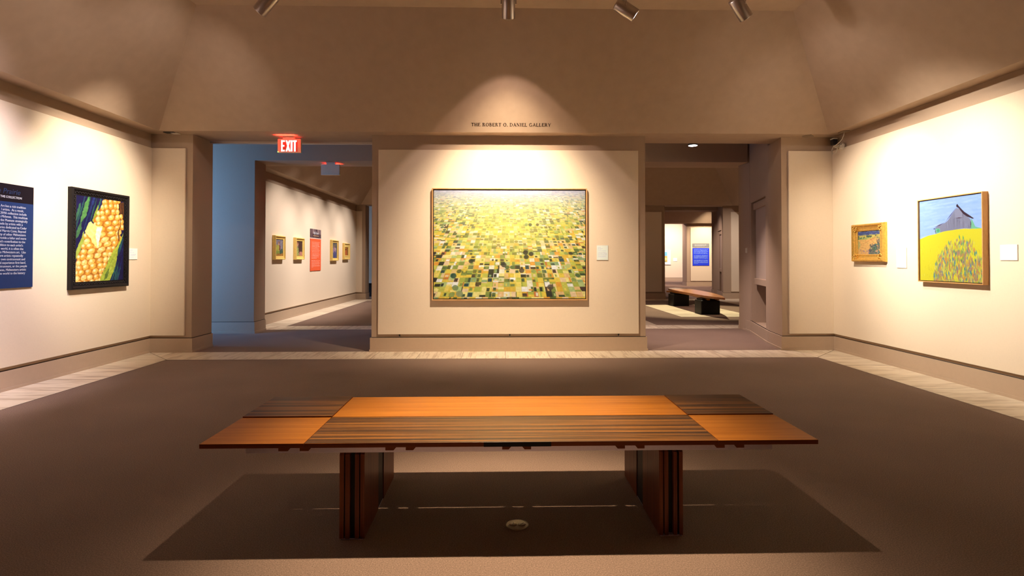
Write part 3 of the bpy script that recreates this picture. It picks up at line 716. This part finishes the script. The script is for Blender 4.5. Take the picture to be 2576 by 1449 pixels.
t = thing('wall_plate', 'small beige square plate on the wall left of the corridor recess', 'plate', (4.503, 10.02, 1.40), -math.radians(93) + PI * 0, None)
t.rotation_euler = (0, 0, math.atan2(-(10.42 - 9.83), -(4.535 - 4.49)))
MB().box(-.06, .06, -.012, 0, 0, .12, m_base).build('plate', parent=t, bevel=.002); MB().box(-.045, .045, -.016, -.010, .016, .104, m_wht).build('insert', parent=t, bevel=.002)

# left text sign
t = thing('text_sign', 'dark blue exhibition text panel with black header at the left edge', 'sign', (FL, 5.475, 1.014), RZL)
SW = .80; SH = 1.028
MB().box(-SW / 2, SW / 2, -.014, 0, 0, .851, m_sign_blue).build('text_field', parent=t); MB().box(-SW / 2, SW / 2, -.014, 0, .851, SH, m_sign_black).build('header', parent=t, label='black header band')
text_obj('Beyond the Prairie', .075, 'title', m_blue_ink, t, (.237, -.0148, .93), 'RIGHT', .25)
text_obj('SELECTIONS FROM THE COLLECTION', .031, 'subtitle', m_white_ink, t, (.258, -.0148, .888), 'RIGHT', 0, xs=.95, bold=.0003)
txt = ['The Cedar Rapids Museum of Art has a rich tradition', 'of regional artists.  As a result,', 'CRMA collection include', 'the Midwest.  This tradition', 'us the Museum strategically', 'made by artists with a', 'galleries dedicated to Cedar', 'and Marvin Cone, Beyond', 'variety of other Midwestern', 'provide a fuller and more', "west's contribution to the", "addition to each artist's", 'the world, it is often the', 'thes Midwestern art.  Like', 'stern artists repeatedly', 'their own environment and', 'and experience first-hand.', 'environment, or the people', 'spaces, Midwestern artists', 'own world to the history']
ends = [315, 285, 328, 342, 343, 272, 332, 320, 318, 325, 312, 280, 285, 322, 282, 313, 326, 342, 328, 315]
ms = []
for i, (s, e) in enumerate(zip(txt, ends)):
    if i < 2: s = s[-24:]
    ms.append(text_obj(s, .0335, None, m_white_ink, None, (.4 - (433 - e) / 5.27 * .0042 * 1.0, -.0148, .797 - i * .0348), 'RIGHT', 0, xs=.92, bold=0))
merge_meshes(ms, 'body_text', m_white_ink, t)

# red sign in the left gallery
t = thing('text_sign', 'orange red text panel with dark photo header in the left gallery', 'sign', (FL2, 14.09, 1.01), RZL)
MB().box(-.40, .40, -.012, 0, 0, .80, paint('sign_red', (.74, .075, .018), .45, .03, 30, 0)).build('text_field', parent=t)
rows = [(.10 + i * .0415, 1 - .06 * ((i * 7) % 3), .014) for i in range(12)] + [(.10 + 12 * .0415, .62, .014)] + [(.675 + i * .0415, 1 - .05 * (i % 2), .014) for i in range(5)] + [(.675 + 5 * .0415, .2, .014)]
lines_card(110, 150, (236, 92, 46), (255, 176, 140), rows, 3, .85, .1, .88).build(.79, .79, 'print', t, -.0135, z0=.005)
c = Canvas(100, 60, (96, 66, 60)); rr = random.Random(6)
for i in range(11): c.poly([(i / 11, 0), ((i + 1) / 11, 0), ((i + 1) / 11, .5 + .02 * i), (i / 11, .48 + .02 * i)], rr.choice([(120,88,78),(92,64,62),(146,112,98),(84,56,50)]))
for i in range(9): c.poly([(i / 9, .55), ((i + 1) / 9, .55), ((i + 1) / 9, 1), (i / 9, 1)], rr.choice([(90,62,56),(104,74,66),(74,48,44)]))
MB().box(-.40, .40, -.012, 0, .825, 1.04, m_sign_black).build('header', parent=t)
c.build(.8, .215, 'header_photo', t, -.0135, z0=.825)
MB().box(-.40, .40, -.010, 0, .80, .825, m_white).build('divider', parent=t)
text_obj('Hip-Turner', .085, 'title', m_white_ink, t, (.02, -.0145, .915), 'CENTER', 0, xs=1.0, bold=.004); 
hb = MB()
for i in range(5): hb.box(-.2 + i * .085, -.13 + i * .085, -.0155, -.0135, .865, .885, paint('tan_ink_%d' % i, (.55, .34, .2), .5, .02, 30, 0))
hb.build('subtitle', parent=t)

# blue sign in the third gallery
t = thing('text_sign', 'distant bright blue text panel with grey header seen through the right openings', 'sign', (9.845, Y3 - PT, .985), 0)
sb = paint('sign_bright_blue', (.03, .06, .50), .45, .03, 30, 0)
MB().box(-.41, .41, -.012, 0, 0, .86, sb).build('text_field', parent=t)
rows = [(.07 + i * .047, 1 - .07 * (i % 3 == 1), .024) for i in range(6)] + [(.40 + i * .047, 1 - .06 * (i % 2), .024) for i in range(5)] + [(.68 + i * .047, 1, .024) for i in range(4)] + [(.68 + 4 * .047, .3, .024)]
lines_card(90, 100, (40, 60, 200), (150, 170, 250), rows, 5, .8, .08, .92).build(.81, .85, 'print', t, -.0135, z0=.005)
MB().box(-.41, .41, -.012, 0, .90, 1.085, paint('sign_grey', (.26, .23, .19), .5, .03, 30, 0)).build('header', parent=t)
lines_card(90, 24, (140, 130, 116), (210, 196, 170), [(.3, .95, .2), (.65, .8, .1)], 8, .8, .12, .88).build(.8, .17, 'header_print', t, -.0135, z0=.905)
gt = thing('lettering', 'tiny dark lettering on the header above the farthest bright blue sign', 'lettering', (8.85, 26.775, 3.10), 0)
rr = random.Random(2); x = -.53
while x < .56:
    k = rr.uniform(.02, .05); MB().box(x, x + k, -.04, -.012, 0, .075, m_black_ink).build('letter', parent=gt); x += k + (.012 if rr.random() < .8 else .05)

# gallery name in serif capitals on the sloped header
def serif_text(body, size, mat, name, parent):
    mb = MB(); T, t_, sf = .17, .055, .045         # thick stem, thin stem, serif
    def st(x, z0, z1, w=T, y=0): mb.box(x - w / 2, x + w / 2, -.01, .0, z0, z1, mat)
    def bar(x0, x1, z, w=t_): mb.box(x0, x1, -.01, 0, z - w / 2, z + w / 2, mat)
    def ser(x, z, w=T): mb.box(x - w / 2 - .07, x + w / 2 + .07, -.01, 0, z - .02, z + .02, mat)
    def diag(x0, z0, x1, z1, w): mb.prism([(x0 - w / 2, z0), (x0 + w / 2, z0), (x1 + w / 2, z1), (x1 - w / 2, z1)], 0, .01, mat, Matrix.Rotation(PI / 2, 4, 'X'))
    def arc(cx, cz, rx, rz, a0, a1, tk=T, tn=t_, off=0):
        n = 18; o = []; i_ = []
        for k in range(n + 1):
            a = math.radians(a0 + (a1 - a0) * k / n); w = tn + (tk - tn) * abs(math.cos(a)) ** 1.5
            o.append((cx + rx * math.cos(a), cz + rz * math.sin(a))); i_.append((cx + (rx - w) * math.cos(a), cz + (rz - min(w, tn * 1.2)) * math.sin(a)))
        for k in range(n): mb.prism([o[k], o[k + 1], i_[k + 1], i_[k]], 0, .01, mat, Matrix.Rotation(PI / 2, 4, 'X'))
    def glyph(ch):
        if ch == 'T': st(.35, 0, 1); bar(0, .7, .97); ser(.35, .02); st(.02, .78, 1, .04); st(.68, .78, 1, .04); return .7
        if ch == 'H': st(.13, 0, 1); st(.67, 0, 1); bar(.13, .67, .5); [ser(x, z) for x in (.13, .67) for z in (.02, .98)]; return .8
        if ch == 'E': st(.13, 0, 1); bar(.05, .6, .97); bar(.05, .62, .03); bar(.13, .45, .52); st(.59, .75, 1, .04); st(.62, 0, .26, .04); st(.45, .4, .64, .04); return .66
        if ch == 'R': st(.13, 0, 1); ser(.13, .02); ser(.13, .98); arc(.32, .75, .26, .25, -90, 90); bar(.13, .34, .975); bar(.13, .34, .51); diag(.62, 0, .36, .5, .16); bar(.55, .75, .03, .05); return .74
        if ch == 'O': arc(.42, .5, .4, .52, 0, 360); return .84
        if ch == 'B': st(.13, 0, 1); ser(.13, .02); ser(.13, .98); arc(.32, .76, .24, .24, -90, 90); arc(.34, .27, .28, .27, -90, 90); bar(.13, .34, .975); bar(.13, .34, .52); bar(.13, .34, .025); return .66
        if ch == 'D': st(.13, 0, 1); ser(.13, .02); ser(.13, .98); arc(.32, .5, .46, .5, -90, 90); bar(.13, .34, .975); bar(.13, .34, .025); return .82
        if ch == 'A': diag(.06, 0, .38, 1, .06); diag(.68, 0, .36, 1, .17); bar(.16, .58, .33); ser(.06, .02, .05); ser(.68, .02, .12); return .78
        if ch == 'N': st(.1, 0, 1, .06); st(.68, 0, 1, .06); diag(.66, 0, .12, 1, .17); ser(.1, .02, .06); ser(.08, .98, .06); ser(.68, .98, .06); return .8
        if ch == 'I': st(.16, 0, 1); ser(.16, .02); ser(.16, .98); return .32
        if ch == 'L': st(.13, 0, 1); ser(.13, .02); ser(.13, .98); bar(.13, .58, .03); st(.58, 0, .28, .04); return .62
        if ch == 'G': arc(.43, .5, .42, .52, 45, 330); st(.68, .05, .45, .15); bar(.54, .8, .45, .05); return .84
        if ch == 'Y': st(.38, 0, .5); diag(.36, .45, .08, 1, .17); diag(.4, .45, .68, 1, .06); ser(.38, .02); ser(.08, .98, .1); ser(.68, .98, .05); return .76
        if ch == '.': st(.1, 0, .14, .14); return .2
        return 0
    pen = 0; parts = []
    for i, ch in enumerate(body):
        if ch == ' ': pen += .42; continue
        mb.v, mb.f, mb.m = [], [], []; wd = glyph(ch)
        parts.append(([(v[0] + pen, v[1], v[2]) for v in mb.v], list(mb.f)))
        pen += wd + .13
    for vs_, fs_ in parts:
        MB().add([((v[0] - pen / 2) * size, v[1] * .3, v[2] * size) for v in vs_], fs_, mat).build(name, parent=parent)
    return None, pen * size
sl = math.atan2(1.055, 1.25)      # lean of the slope from vertical
gt = thing('lettering', 'black serif capitals on the sloped ceiling above the centre wall', 'lettering', (.165, 7.60, 3.122), 0)
o, wd = serif_text('THE ROBERT O. DANIEL GALLERY', .0475, m_black_ink, 'letter', gt)
gt.rotation_euler = (sl, 0, 0); gt.scale = (1.094 / wd, 1, 1)

# ------------------------------------------------------------------ benches
t = thing('bench', 'long museum bench of orange and striped dark veneer boards on plank legs', 'bench', (.0625, 3.03, 0))
def board(x0, x1, y0, y1, mat, nm, dz=0, lab=None):
    b = MB(); x0 -= .0625; x1 -= .0625; y0 -= 3.03; y1 -= 3.03; z1 = .45 + dz
    b.box(x0, x1, y0, y1, z1 - .021, z1, m_edge); b.m = [b.mi(m_edge)] * 6; b.m[1] = b.mi(mat)
    return b.build(nm, parent=t, bevel=.0012, label=lab)
g = .0024
board(-1.378, -.902, 2.600, 3.029 - g, m_orange, 'seat_board', 0, 'orange front left board')
board(-.900, 1.028, 2.600, 3.029 - g, m_ebony, 'seat_board', 0, 'dark striped front centre board')
board(1.030, 1.503, 2.600, 3.029 - g, m_orange, 'seat_board', 0, 'orange front right board')
board(-1.378, -.902, 3.031 + g, 3.462, m_ebony, 'seat_board', .005, 'dark striped back left board')
board(-.900, 1.028, 3.031 + g, 3.462, m_orange, 'seat_board', 0, 'orange back centre board')
board(1.030, 1.503, 3.031 + g, 3.462, m_ebony, 'seat_board', .004, 'dark striped back right board')
MB().box(-.072 - .0625, .242 - .0625, -.4318, -.4295, .4288, .4496, m_blk).build('edge_inlay', parent=t, label='black inlay on the front edge')
for yy in (-.425, .392): MB().box(-1.168 - .0625, 1.285 - .0625, yy, yy + .03, .405, .4285, m_alu).build('rail', parent=t, label='aluminium rail', bevel=.001)
for px in ((693,723),(746,774),(959,986),(1010,1035),(1252,1275),(1302,1325),(1538,1563),(1589,1613),(1791,1818),(1842,1868)):
    a = -1.374 + (px[0] - 500.4) * .0018464 - .0625; b = -1.374 + (px[1] - 500.4) * .0018464 - .0625
    sk = .012 * (1 if (a + b) > .05 else (-1 if (a + b) < -.05 else 0))
    sb_ = MB(); y0, y1 = -.4275, .425
    vs = [(a + (sk if sk > 0 else 0), y0, .4145), (b + (sk if sk < 0 else 0), y0, .4145), (b, y0, .4285), (a, y0, .4285)]
    vs += [(x, y1, z_) for x, _, z_ in vs]
    sb_.add(vs, [(0,1,2,3),(7,6,5,4),(0,4,5,1),(1,5,6,2),(2,6,7,3),(3,7,4,0)], m_edge); sb_.build('cross_slat', parent=t)
for side, x0 in ((0, -.740), (1, .751)):
    offs = ((0, .020), (.026, .047), (.071, .090), (.096, .115)) if side == 0 else ((0, .019), (.025, .044), (.068, .085), (.095, .112))
    for (y0, y1) in ((2.612, 2.912), (3.045, 3.335)):
        for a, b in offs:
            p = MB(); xa, xb = x0 + a - .0625, x0 + b - .0625; ya, yb = y0 - 3.03, y1 - 3.03
            pts = [(ya, .006), (yb, .006), (yb, .398), (yb - .01, .404), (ya + .012, .404), (ya, .394)]
            vs = [(xa, y, z_) for y, z_ in pts] + [(xb, y, z_) for y, z_ in pts]; n_ = 6
            p.add(vs, [tuple(range(6)), tuple(range(6, 12))[::-1]] + [(i, (i + 1) % 6, 6 + (i + 1) % 6, 6 + i) for i in range(6)], m_plank)
            p.build('leg_plank', parent=t)
    w_ = offs[-1][1]
    core = MB(); core.box(x0 + .004 - .0625, x0 + w_ - .004 - .0625, -.395, .285, .008, .4, m_blk); core.build('leg_core', parent=t, label='black core between the planks')
    MB().box(x0 + .006 - .0625, x0 + w_ - .006 - .0625, -.417, .303, 0, .007, m_alu).build('foot_plate', parent=t)
# floor outlet under the bench
t = thing('floor_outlet', 'round metal floor outlet with two slotted caps in carpet under bench', 'outlet', (.089, 2.735, .0))
MB().lathe([(.0, .005), (.046, .005), (.05, .003), (.0545, .005), (.056, .0)], 40, m_brass).build('cover_plate', parent=t, smooth=True)
for sx, an in ((-1, -.6), (1, .75)):
    o = MB(); o.lathe([(.0, .0085), (.017, .0085), (.019, .006), (.019, .004)], 28, m_brass, Matrix.Translation((sx * .0215, 0, 0)))
    cap = o.build('cap', parent=t, smooth=True)
    MB().box(-.0125, .0125, -.0016, .0016, .0084, .0092, m_dark, Matrix.Translation((sx * .0215, 0, 0)) @ Matrix.Rotation(an + PI / 2 * (sx < 0) * 1.2, 4, 'Z')).build('slot', parent=cap)

# live edge bench in the second gallery
t = thing('bench', 'distant walnut bench with curved top on two black block legs', 'bench', (5.05, 14.2, 0))
pts = [(4.975,12.16),(5.19,12.85),(5.32,13.5),(5.41,14.06),(5.47,15.0),(5.50,15.94),(5.42,16.3),(5.26,16.5),(5.0,16.35),(4.90,16.05),(4.84,15.3),(4.80,14.65),(4.785,13.44),(4.79,12.9),(4.85,12.5)]
pts = [(x - 5.05, y - 14.2) for x, y in pts]
tp = MB(); tp.prism(pts, .40, .45, m_walnut); tp.build('seat', parent=t, bevel=.012)
for y0, y1, xo in ((12.95, 13.4, -.32), (15.25, 15.7, -.26)):
    MB().box(xo, xo + .45, y0 - 14.2, y1 - 14.2, .0, .33, m_blk).build('leg', parent=t, bevel=.02)
    MB().box(xo + .04, xo + .40, y0 - 14.16, y1 - 14.24, .33, .37, m_blk).build('leg_cap', parent=t)
for sx in (-.2, .02):
    ar = MB()
    for i in range(12):
        a, b = i / 12, (i + 1) / 12; y = lambda k: -1.35 + 3.2 * k; zz = lambda k: .345 + .035 * math.sin(PI * k)
        ar.add([(sx, y(a), zz(a)), (sx + .05, y(a), zz(a)), (sx + .05, y(b), zz(b)), (sx, y(b), zz(b)), (sx, y(a), zz(a) + .04), (sx + .05, y(a), zz(a) + .04), (sx + .05, y(b), zz(b) + .04), (sx, y(b), zz(b) + .04)], [(0,3,2,1),(4,5,6,7),(0,1,5,4),(1,2,6,5),(2,3,7,6),(3,0,4,7)], m_orange)
    ar.build('stretcher', parent=t)

# ------------------------------------------------------------------ exit signs
def exit_sign(loc, rz, label, led):
    t = thing('exit_sign', label, 'sign', loc, rz, 'exit signs under the headers')
    MB().box(-.165, .165, -.02, .02, -.225, -.03, m_wht).build('housing', parent=t, bevel=.003)
    MB().box(-.09, .07, -.03, .03, -.03, 0, m_wht).build('canopy', parent=t, bevel=.004)
    L = MB(); z0, z1 = -.208, -.05; s = .022; y0, y1 = -.0235, -.019
    def r(a, b, c, d): L.box(a, b, y0, y1, c, d, m_exit)
    def dg(x0, za, x1, zb, w): L.add([(x0 - w, y0, za), (x0 + w, y0, za), (x1 + w, y0, zb), (x1 - w, y0, zb), (x0 - w, y1, za), (x0 + w, y1, za), (x1 + w, y1, zb), (x1 - w, y1, zb)], [(0,1,2,3),(7,6,5,4),(0,4,5,1),(1,5,6,2),(2,6,7,3),(3,7,4,0)], m_exit)
    r(-.114, -.114 + s, z0, z1); r(-.114, -.062, z0, z0 + s); r(-.114, -.060, z1 - s, z1); r(-.114, -.068, -.14, -.14 + s); L.build('letter', parent=t, label='glowing letter E'); L = MB()
    dg(-.038, z0, .006, z1, .012); dg(.006, z0, -.038, z1, .012); L.build('letter', parent=t, label='glowing letter X'); L = MB()
    r(.021, .021 + s + .004, z0, z1); L.build('letter', parent=t, label='glowing letter I'); L = MB()
    r(.052, .108, z1 - s, z1); r(.068, .068 + s + .003, z0, z1); L.build('letter', parent=t, label='glowing letter T')
    bk = MB().box(-.128, .118, -.0205, -.0195, -.213, -.045, paint('exit_face', (.55, .10, .07), .5, .02, 30, 0)); bk.build('face', parent=t, label='red tinted face')
    dl = MB(); dl.box(-.155, .155, -.015, .015, -.0305, -.0285, m_red_led)
    dl.build('top_light', parent=t, label='red glowing top slot')
    MB().box(led - .006, led + .006, -.024, -.018, -.222, -.210, m_green).build('indicator', parent=t)
    li = bpy.data.lights.new('exit_glow', 'AREA'); li.shape = 'RECTANGLE'; li.size = .26; li.size_y = .02; li.energy = 1.1; li.spread = 2.0; li.color = (1, .015, .008)
    lo = bpy.data.objects.new('exit_glow', li); COL.objects.link(lo); lo.parent = t; lo.location = (-.01, -.14, -.04); lo.rotation_euler = (PI, 0, 0)
exit_sign((-3.005, 8.03, ZS), 0, 'lit EXIT sign with red glow under the header of the left opening', -.158)
exit_sign((-3.04, 10.08, 3.04), PI, 'back of the second exit sign, under the blue lit header behind', -.158)

# camera unit and cable in the right corner, small devices on the soffit
t = thing('security_camera', 'small black camera with coiled white cable in upper right corner', 'camera', (4.77, 7.60, 2.97))
MB().box(-.075, -.01, .10, .17, -.055, .02, m_dark).build('camera_head', parent=t, bevel=.006)
MB().box(-.075, -.01, .10, .175, .02, .035, m_wht).build('hood', parent=t, bevel=.004)
br = MB(); br.blob((-.0, .02, -.10), (.03, .06, .05), m_wht); br.box(-.05, .0, .02, .12, -.10, -.075, m_wht); br.build('bracket', parent=t, smooth=False)
cbm = MB()
cbm.tube([(-.04, -.10, .078), (-.05, -.10, .03), (-.06, -.08, -.02), (-.07, -.03, -.055), (-.07, .04, -.075), (-.06, .12, -.08), (-.05, .16, -.11), (-.05, .165, -.17), (-.06, .15, -.185)], .005, 8, m_wht)
cbm.tube([(-.06, .10 + .062 * math.cos(a), -.135 + .05 * math.sin(a)) for a in [i * PI / 10 for i in range(21)]], .0045, 8, m_wht)
cbm.tube([(-.03, .0 + .07 * math.cos(a), -.13 + .045 * math.sin(a)) for a in [i * PI / 10 for i in range(16)]], .0045, 8, m_wht)
cbm.build('cable', parent=t, smooth=True)
t = thing('cover_plate', 'yellowish square cap on the soffit above the right panel', 'cap', (4.375, 7.77, ZS - .006), PI / 4); MB().box(-.06, .06, -.06, .06, -.004, .006, m_brass).build('plate', parent=t, bevel=.002)
t = thing('cover_plate', 'yellowish cap on the soffit beside the security camera cable', 'cap', (4.715, 7.49, ZS - .006), 0); MB().box(-.04, .04, -.07, .07, -.004, .006, m_brass).build('plate', parent=t, bevel=.002)
t = thing('ceiling_fitting', 'small dark open fitting on the soffit in the upper left corner', 'fitting', (-4.52, 7.765, ZS - .006), .0); MB().box(-.09, .05, -.05, .05, -.004, .006, m_dark).build('box', parent=t); MB().box(.0, .09, -.03, .05, -.010, -.004, m_white).build('cover', parent=t)
# clips under the centre panel
for x, l in ((-1.40, 'small clip under left end of the centre wall panel'), (.15, 'small clip under the middle of the centre wall panel'), (1.69, 'small clip under right end of the centre wall panel')):
    t = thing('panel_clip', l, 'clip', (x, YB - .006, .209), 0, 'clips under the centre panel'); MB().box(-.012, .012, -.018, .004, 0, .006, m_steel).add([(-.004,-.012,.006),(.004,-.012,.006),(.012,-.012,.036),(-.012,-.012,.036),(-.004,-.002,.006),(.004,-.002,.006),(.012,-.002,.036),(-.012,-.002,.036)], [(0,1,2,3),(7,6,5,4),(0,4,5,1),(1,5,6,2),(2,6,7,3),(3,7,4,0)], m_dark).build('clip', parent=t)

# ------------------------------------------------------------------ lights
WARM = (1.0, .79, .57); SIDE = (1.0, .84, .67); COOL = (1.0, .84, .78)
def spot(name, loc, target, energy, deg, blend, color=WARM, r=.035, parent=None):
    li = bpy.data.lights.new(name, 'SPOT'); li.energy = energy; li.color = color; li.spot_size = math.radians(deg); li.spot_blend = blend; li.shadow_soft_size = r
    o = bpy.data.objects.new(name, li); COL.objects.link(o); o.location = loc
    d = Vector(target) - Vector(loc); o.rotation_euler = d.to_track_quat('-Z', 'Y').to_euler(); return o
tr = thing('light_track', 'pale ceiling track carrying the row of spotlights', 'track', (0, 6.03, 4.3), 0)
MB().box(-3.3, 3.3, -.018, .018, -.03, 0, m_wht).build('track', parent=tr, bevel=.003)
tr2 = thing('light_track', 'second ceiling track running to the front, nearest the right wall', 'track', (3.3, 2.9, 4.3), 0)
MB().box(-.018, .018, -3.1, 3.1, -.03, 0, m_wht).build('track', parent=tr2, bevel=.003)
def head(loc, target, label, beams, zc=4.27, L=.25, R=.073, glow=None):
    """loc = centre of the cylinder; beams: list of (energy, degrees, blend, colour)"""
    loc = Vector(loc); d = (Vector(target) - loc).normalized()
    t = thing('track_spotlight', label, 'spotlight', (loc.x, loc.y, loc.z), 0, 'cylinder spotlights on the ceiling track')
    M = d.to_track_quat('-Z', 'Y').to_matrix().to_4x4()
    b = MB(); b.lathe([(.0, L / 2), (R * .93, L / 2), (R, L / 2 - .012), (R, -L / 2 + .004), (R * .985, -L / 2), (R * .93, -L / 2), (R * .93, -L / 2 + .05), (R * .55, -L / 2 + .09), (0, -L / 2 + .09)], 40, m_steel, M); b.build('lamp_body', parent=t, smooth=False)
    for p in t.children: 
        for f in p.data.polygons: f.use_smooth = True
    MB().lathe([(R * .925, -L / 2 + .002), (R * .8, -L / 2 + .03), (R * .78, -L / 2 + .03), (R * .9, -L / 2 + .0)], 40, m_chrome, M).build('reflector_ring', parent=t, smooth=True)
    MB().lathe([(0, -L / 2 + .055), (R * .5, -L / 2 + .055)], 24, glow or m_lamp, M).build('lamp_face', parent=t)
    h = (zc - loc.z)
    side = Vector((-d.y, d.x, 0)); side = side.normalized() if side.length > .05 else Vector((1, 0, 0))
    y = MB()
    for s in (-1, 1):
        e = side * (R + .008) * s
        y.tube([e + d * -.02, e + Vector((0, 0, .13 if h > .16 else h * .7)), side * .012 * s + Vector((0, 0, (.15 if h > .18 else h * .8)))], .006, 8, m_steel)
    y.build('yoke', parent=t)
    MB().lathe([(.012, .14), (.012, h)], 16, m_steel, cap0=True, cap1=True).build('stem', parent=t, smooth=True)
    p = loc + d * (L / 2 + .01)
    for i, (e, deg, bl, colr) in enumerate(beams): spot('beam', p, target, e, deg, bl, colr)
    return t
PINK = (1.0, .74, .64)
head((.10, 6.03, 4.06), (.14, 7.85, 1.45), 'silver cylinder spotlight pointing straight down the centre wall', [(310, 74, 1, WARM), (20, 80, .12, PINK)])
head((-2.47, 5.93, 4.02), (-4.84, 6.75, 1.9), 'silver cylinder spotlight tilted left towards the corn painting', [(320, 48, 1, SIDE), (9, 120, .6, COOL)])
head((1.38, 6.0, 4.02), (4.77, 5.75, 1.7), 'silver cylinder spotlight tilted right with its bright rim showing', [(430, 48, 1, (1, .87, .72)), (8, 120, .6, COOL)])
head((2.63, 5.98, 4.04), (4.77, 6.95, 1.7), 'silver cylinder spotlight tilted right showing its closed back', [(230, 50, 1, SIDE), (6, 110, .6, COOL)])
head((3.02, 5.5, 4.10), (4.77, 5.0, 1.7), 'spotlight cut off by the top edge, nearest the right ceiling crease', [(50, 50, 1, SIDE)], zc=4.3)
head((-3.0, 4.6, 4.06), (-4.84, 5.1, 1.6), 'spotlight above the frame lighting the dark blue text panel', [(225, 56, 1, (1.0, .86, .98)), (8, 120, .6, COOL)])
head((-3.0, 3.2, 4.06), (-4.84, 3.6, 1.5), 'spotlight above the frame on the left, nearest the front', [(225, 60, 1, (1.0, .83, .88))])
head((-.07, 3.80, 4.12), (.06, 2.62, 0), 'spotlight above the frame lighting the long bench', [(150, 56, 1, (1.0, .76, .50)), (390, 42, 1, (1.0, .76, .50))])
head((3.0, 3.2, 4.06), (4.77, 3.4, 1.6), 'spotlight above the frame lighting the near right wall', [(110, 56, 1, SIDE)])

# second gallery
for x, y, tx, ty, tz, e in ((-2.6, 11.9, -4.6, 11.8, 1.5, 150), (-2.6, 13.1, -4.6, 13.0, 1.5, 130), (-2.6, 14.2, -4.6, 14.1, 1.5, 140), (-2.6, 15.7, -4.6, 15.6, 1.5, 130), (-2.6, 16.7, -4.6, 16.8, 1.5, 110)):
    spot('gallery_beam', (x, y, 4.1), (tx, ty, tz - .5), e * 1.0, 62, 1, (1, .86, .78))
spot('gallery_bench_beam', (5.2, 14.6, 4.2), (5.0, 14.0, 0), 330, 56, .35, (1, .86, .55), .03)
spot('gallery_wash', (1.5, 14, 4.2), (1.0, 14, 0), 110, 130, 1, PINK)
spot('gallery_wash', (6.6, 15.0, 4.0), (7.85, 18, 1.0), 120, 56, 1, (1, .82, .72))
# corridor downlight seen just under the header
t = thing('ceiling_spotlight', 'small round spotlight glowing under the corridor ceiling in the right opening', 'spotlight', (3.145, 8.95, 3.62))
MB().lathe([(0, 0), (.07, 0), (.072, -.02), (.072, -.47), (.066, -.475), (.062, -.44), (.03, -.40), (0, -.40)], 32, m_dark).build('lamp_body', parent=t, smooth=True)
MB().lathe([(.068, -.476), (.060, -.478), (.058, -.45), (.062, -.45)], 32, m_lamp).build('lit_ring', parent=t)
spot('corridor_beam', (3.145, 8.95, 3.12), (3.3, 9.2, 0), 150, 84, 1, (1, .76, .68))
# third / fourth gallery
spot('far_beam', (10.2, 25.2, 4.1), (9.9, 27, 1.6), 260, 62, .9, WARM); spot('far_wash', (8.5, 24, 4.1), (8.5, 24.5, 0), 160, 130, 1, PINK)
spot('far_room_beam', (9.8, 30.3, 3.4), (10.2, 33, 1.5), 300, 100, 1, (1, .78, .64)); spot('far_wash2', (8.2, 28.6, 3.4), (9.0, 28, 0), 110, 150, 1, PINK)
spot('niche_wash', (6.2, 19.1, 3.5), (7.5, 19.4, .9), 70, 80, 1, PINK)
spot('corridor_beam', (-1.0, 9.1, 3.5), (-4.3, 9.1, 1.0), 16, 60, 1, PINK)  # added fill lamp, hidden behind the centre block, warms the left jambs
# daylight at the corridor ends
def day(loc, rot, sx, sy, e, name='daylight', c=(.20, .46, 1.0)):
    li = bpy.data.lights.new(name, 'AREA'); li.shape = 'RECTANGLE'; li.size = sx; li.size_y = sy; li.energy = e; li.color = c
    o = bpy.data.objects.new(name, li); COL.objects.link(o); o.location = loc; o.rotation_euler = Vector(rot).to_track_quat('-Z', 'Y').to_euler(); return o
day((-6.6, 8.50, 1.9), (.6, .8, -.22), 1.9, 2.5, 34, c=(.17, .44, 1.0)); day((-6.6, 18.7, 1.8), (.3, 1, -.1), 1.9, 2.7, 28, c=(.34, .58, 1.0))

w = bpy.data.worlds.new('World'); S.world = w; w.use_nodes = True
bg = w.node_tree.nodes['Background']; bg.inputs[0].default_value = (.35, .55, 1, 1); bg.inputs[1].default_value = .25

# ------------------------------------------------------------------ camera
cam = bpy.data.cameras.new('Camera'); co = bpy.data.objects.new('Camera', cam); COL.objects.link(co); S.camera = co
co.location = (0, 0, 1.3); co.rotation_euler = (math.radians(90.8), 0, math.radians(-1.31))
cam.sensor_width = 36; cam.lens = 1400 / 2576 * 36; cam.shift_y = -92 / 2576; cam.clip_start = .05; cam.clip_end = 200
vs = S.view_settings; vs.view_transform = 'Standard'; vs.look = 'None'; vs.exposure = 1.7; vs.gamma = 1; vs.use_curve_mapping = False
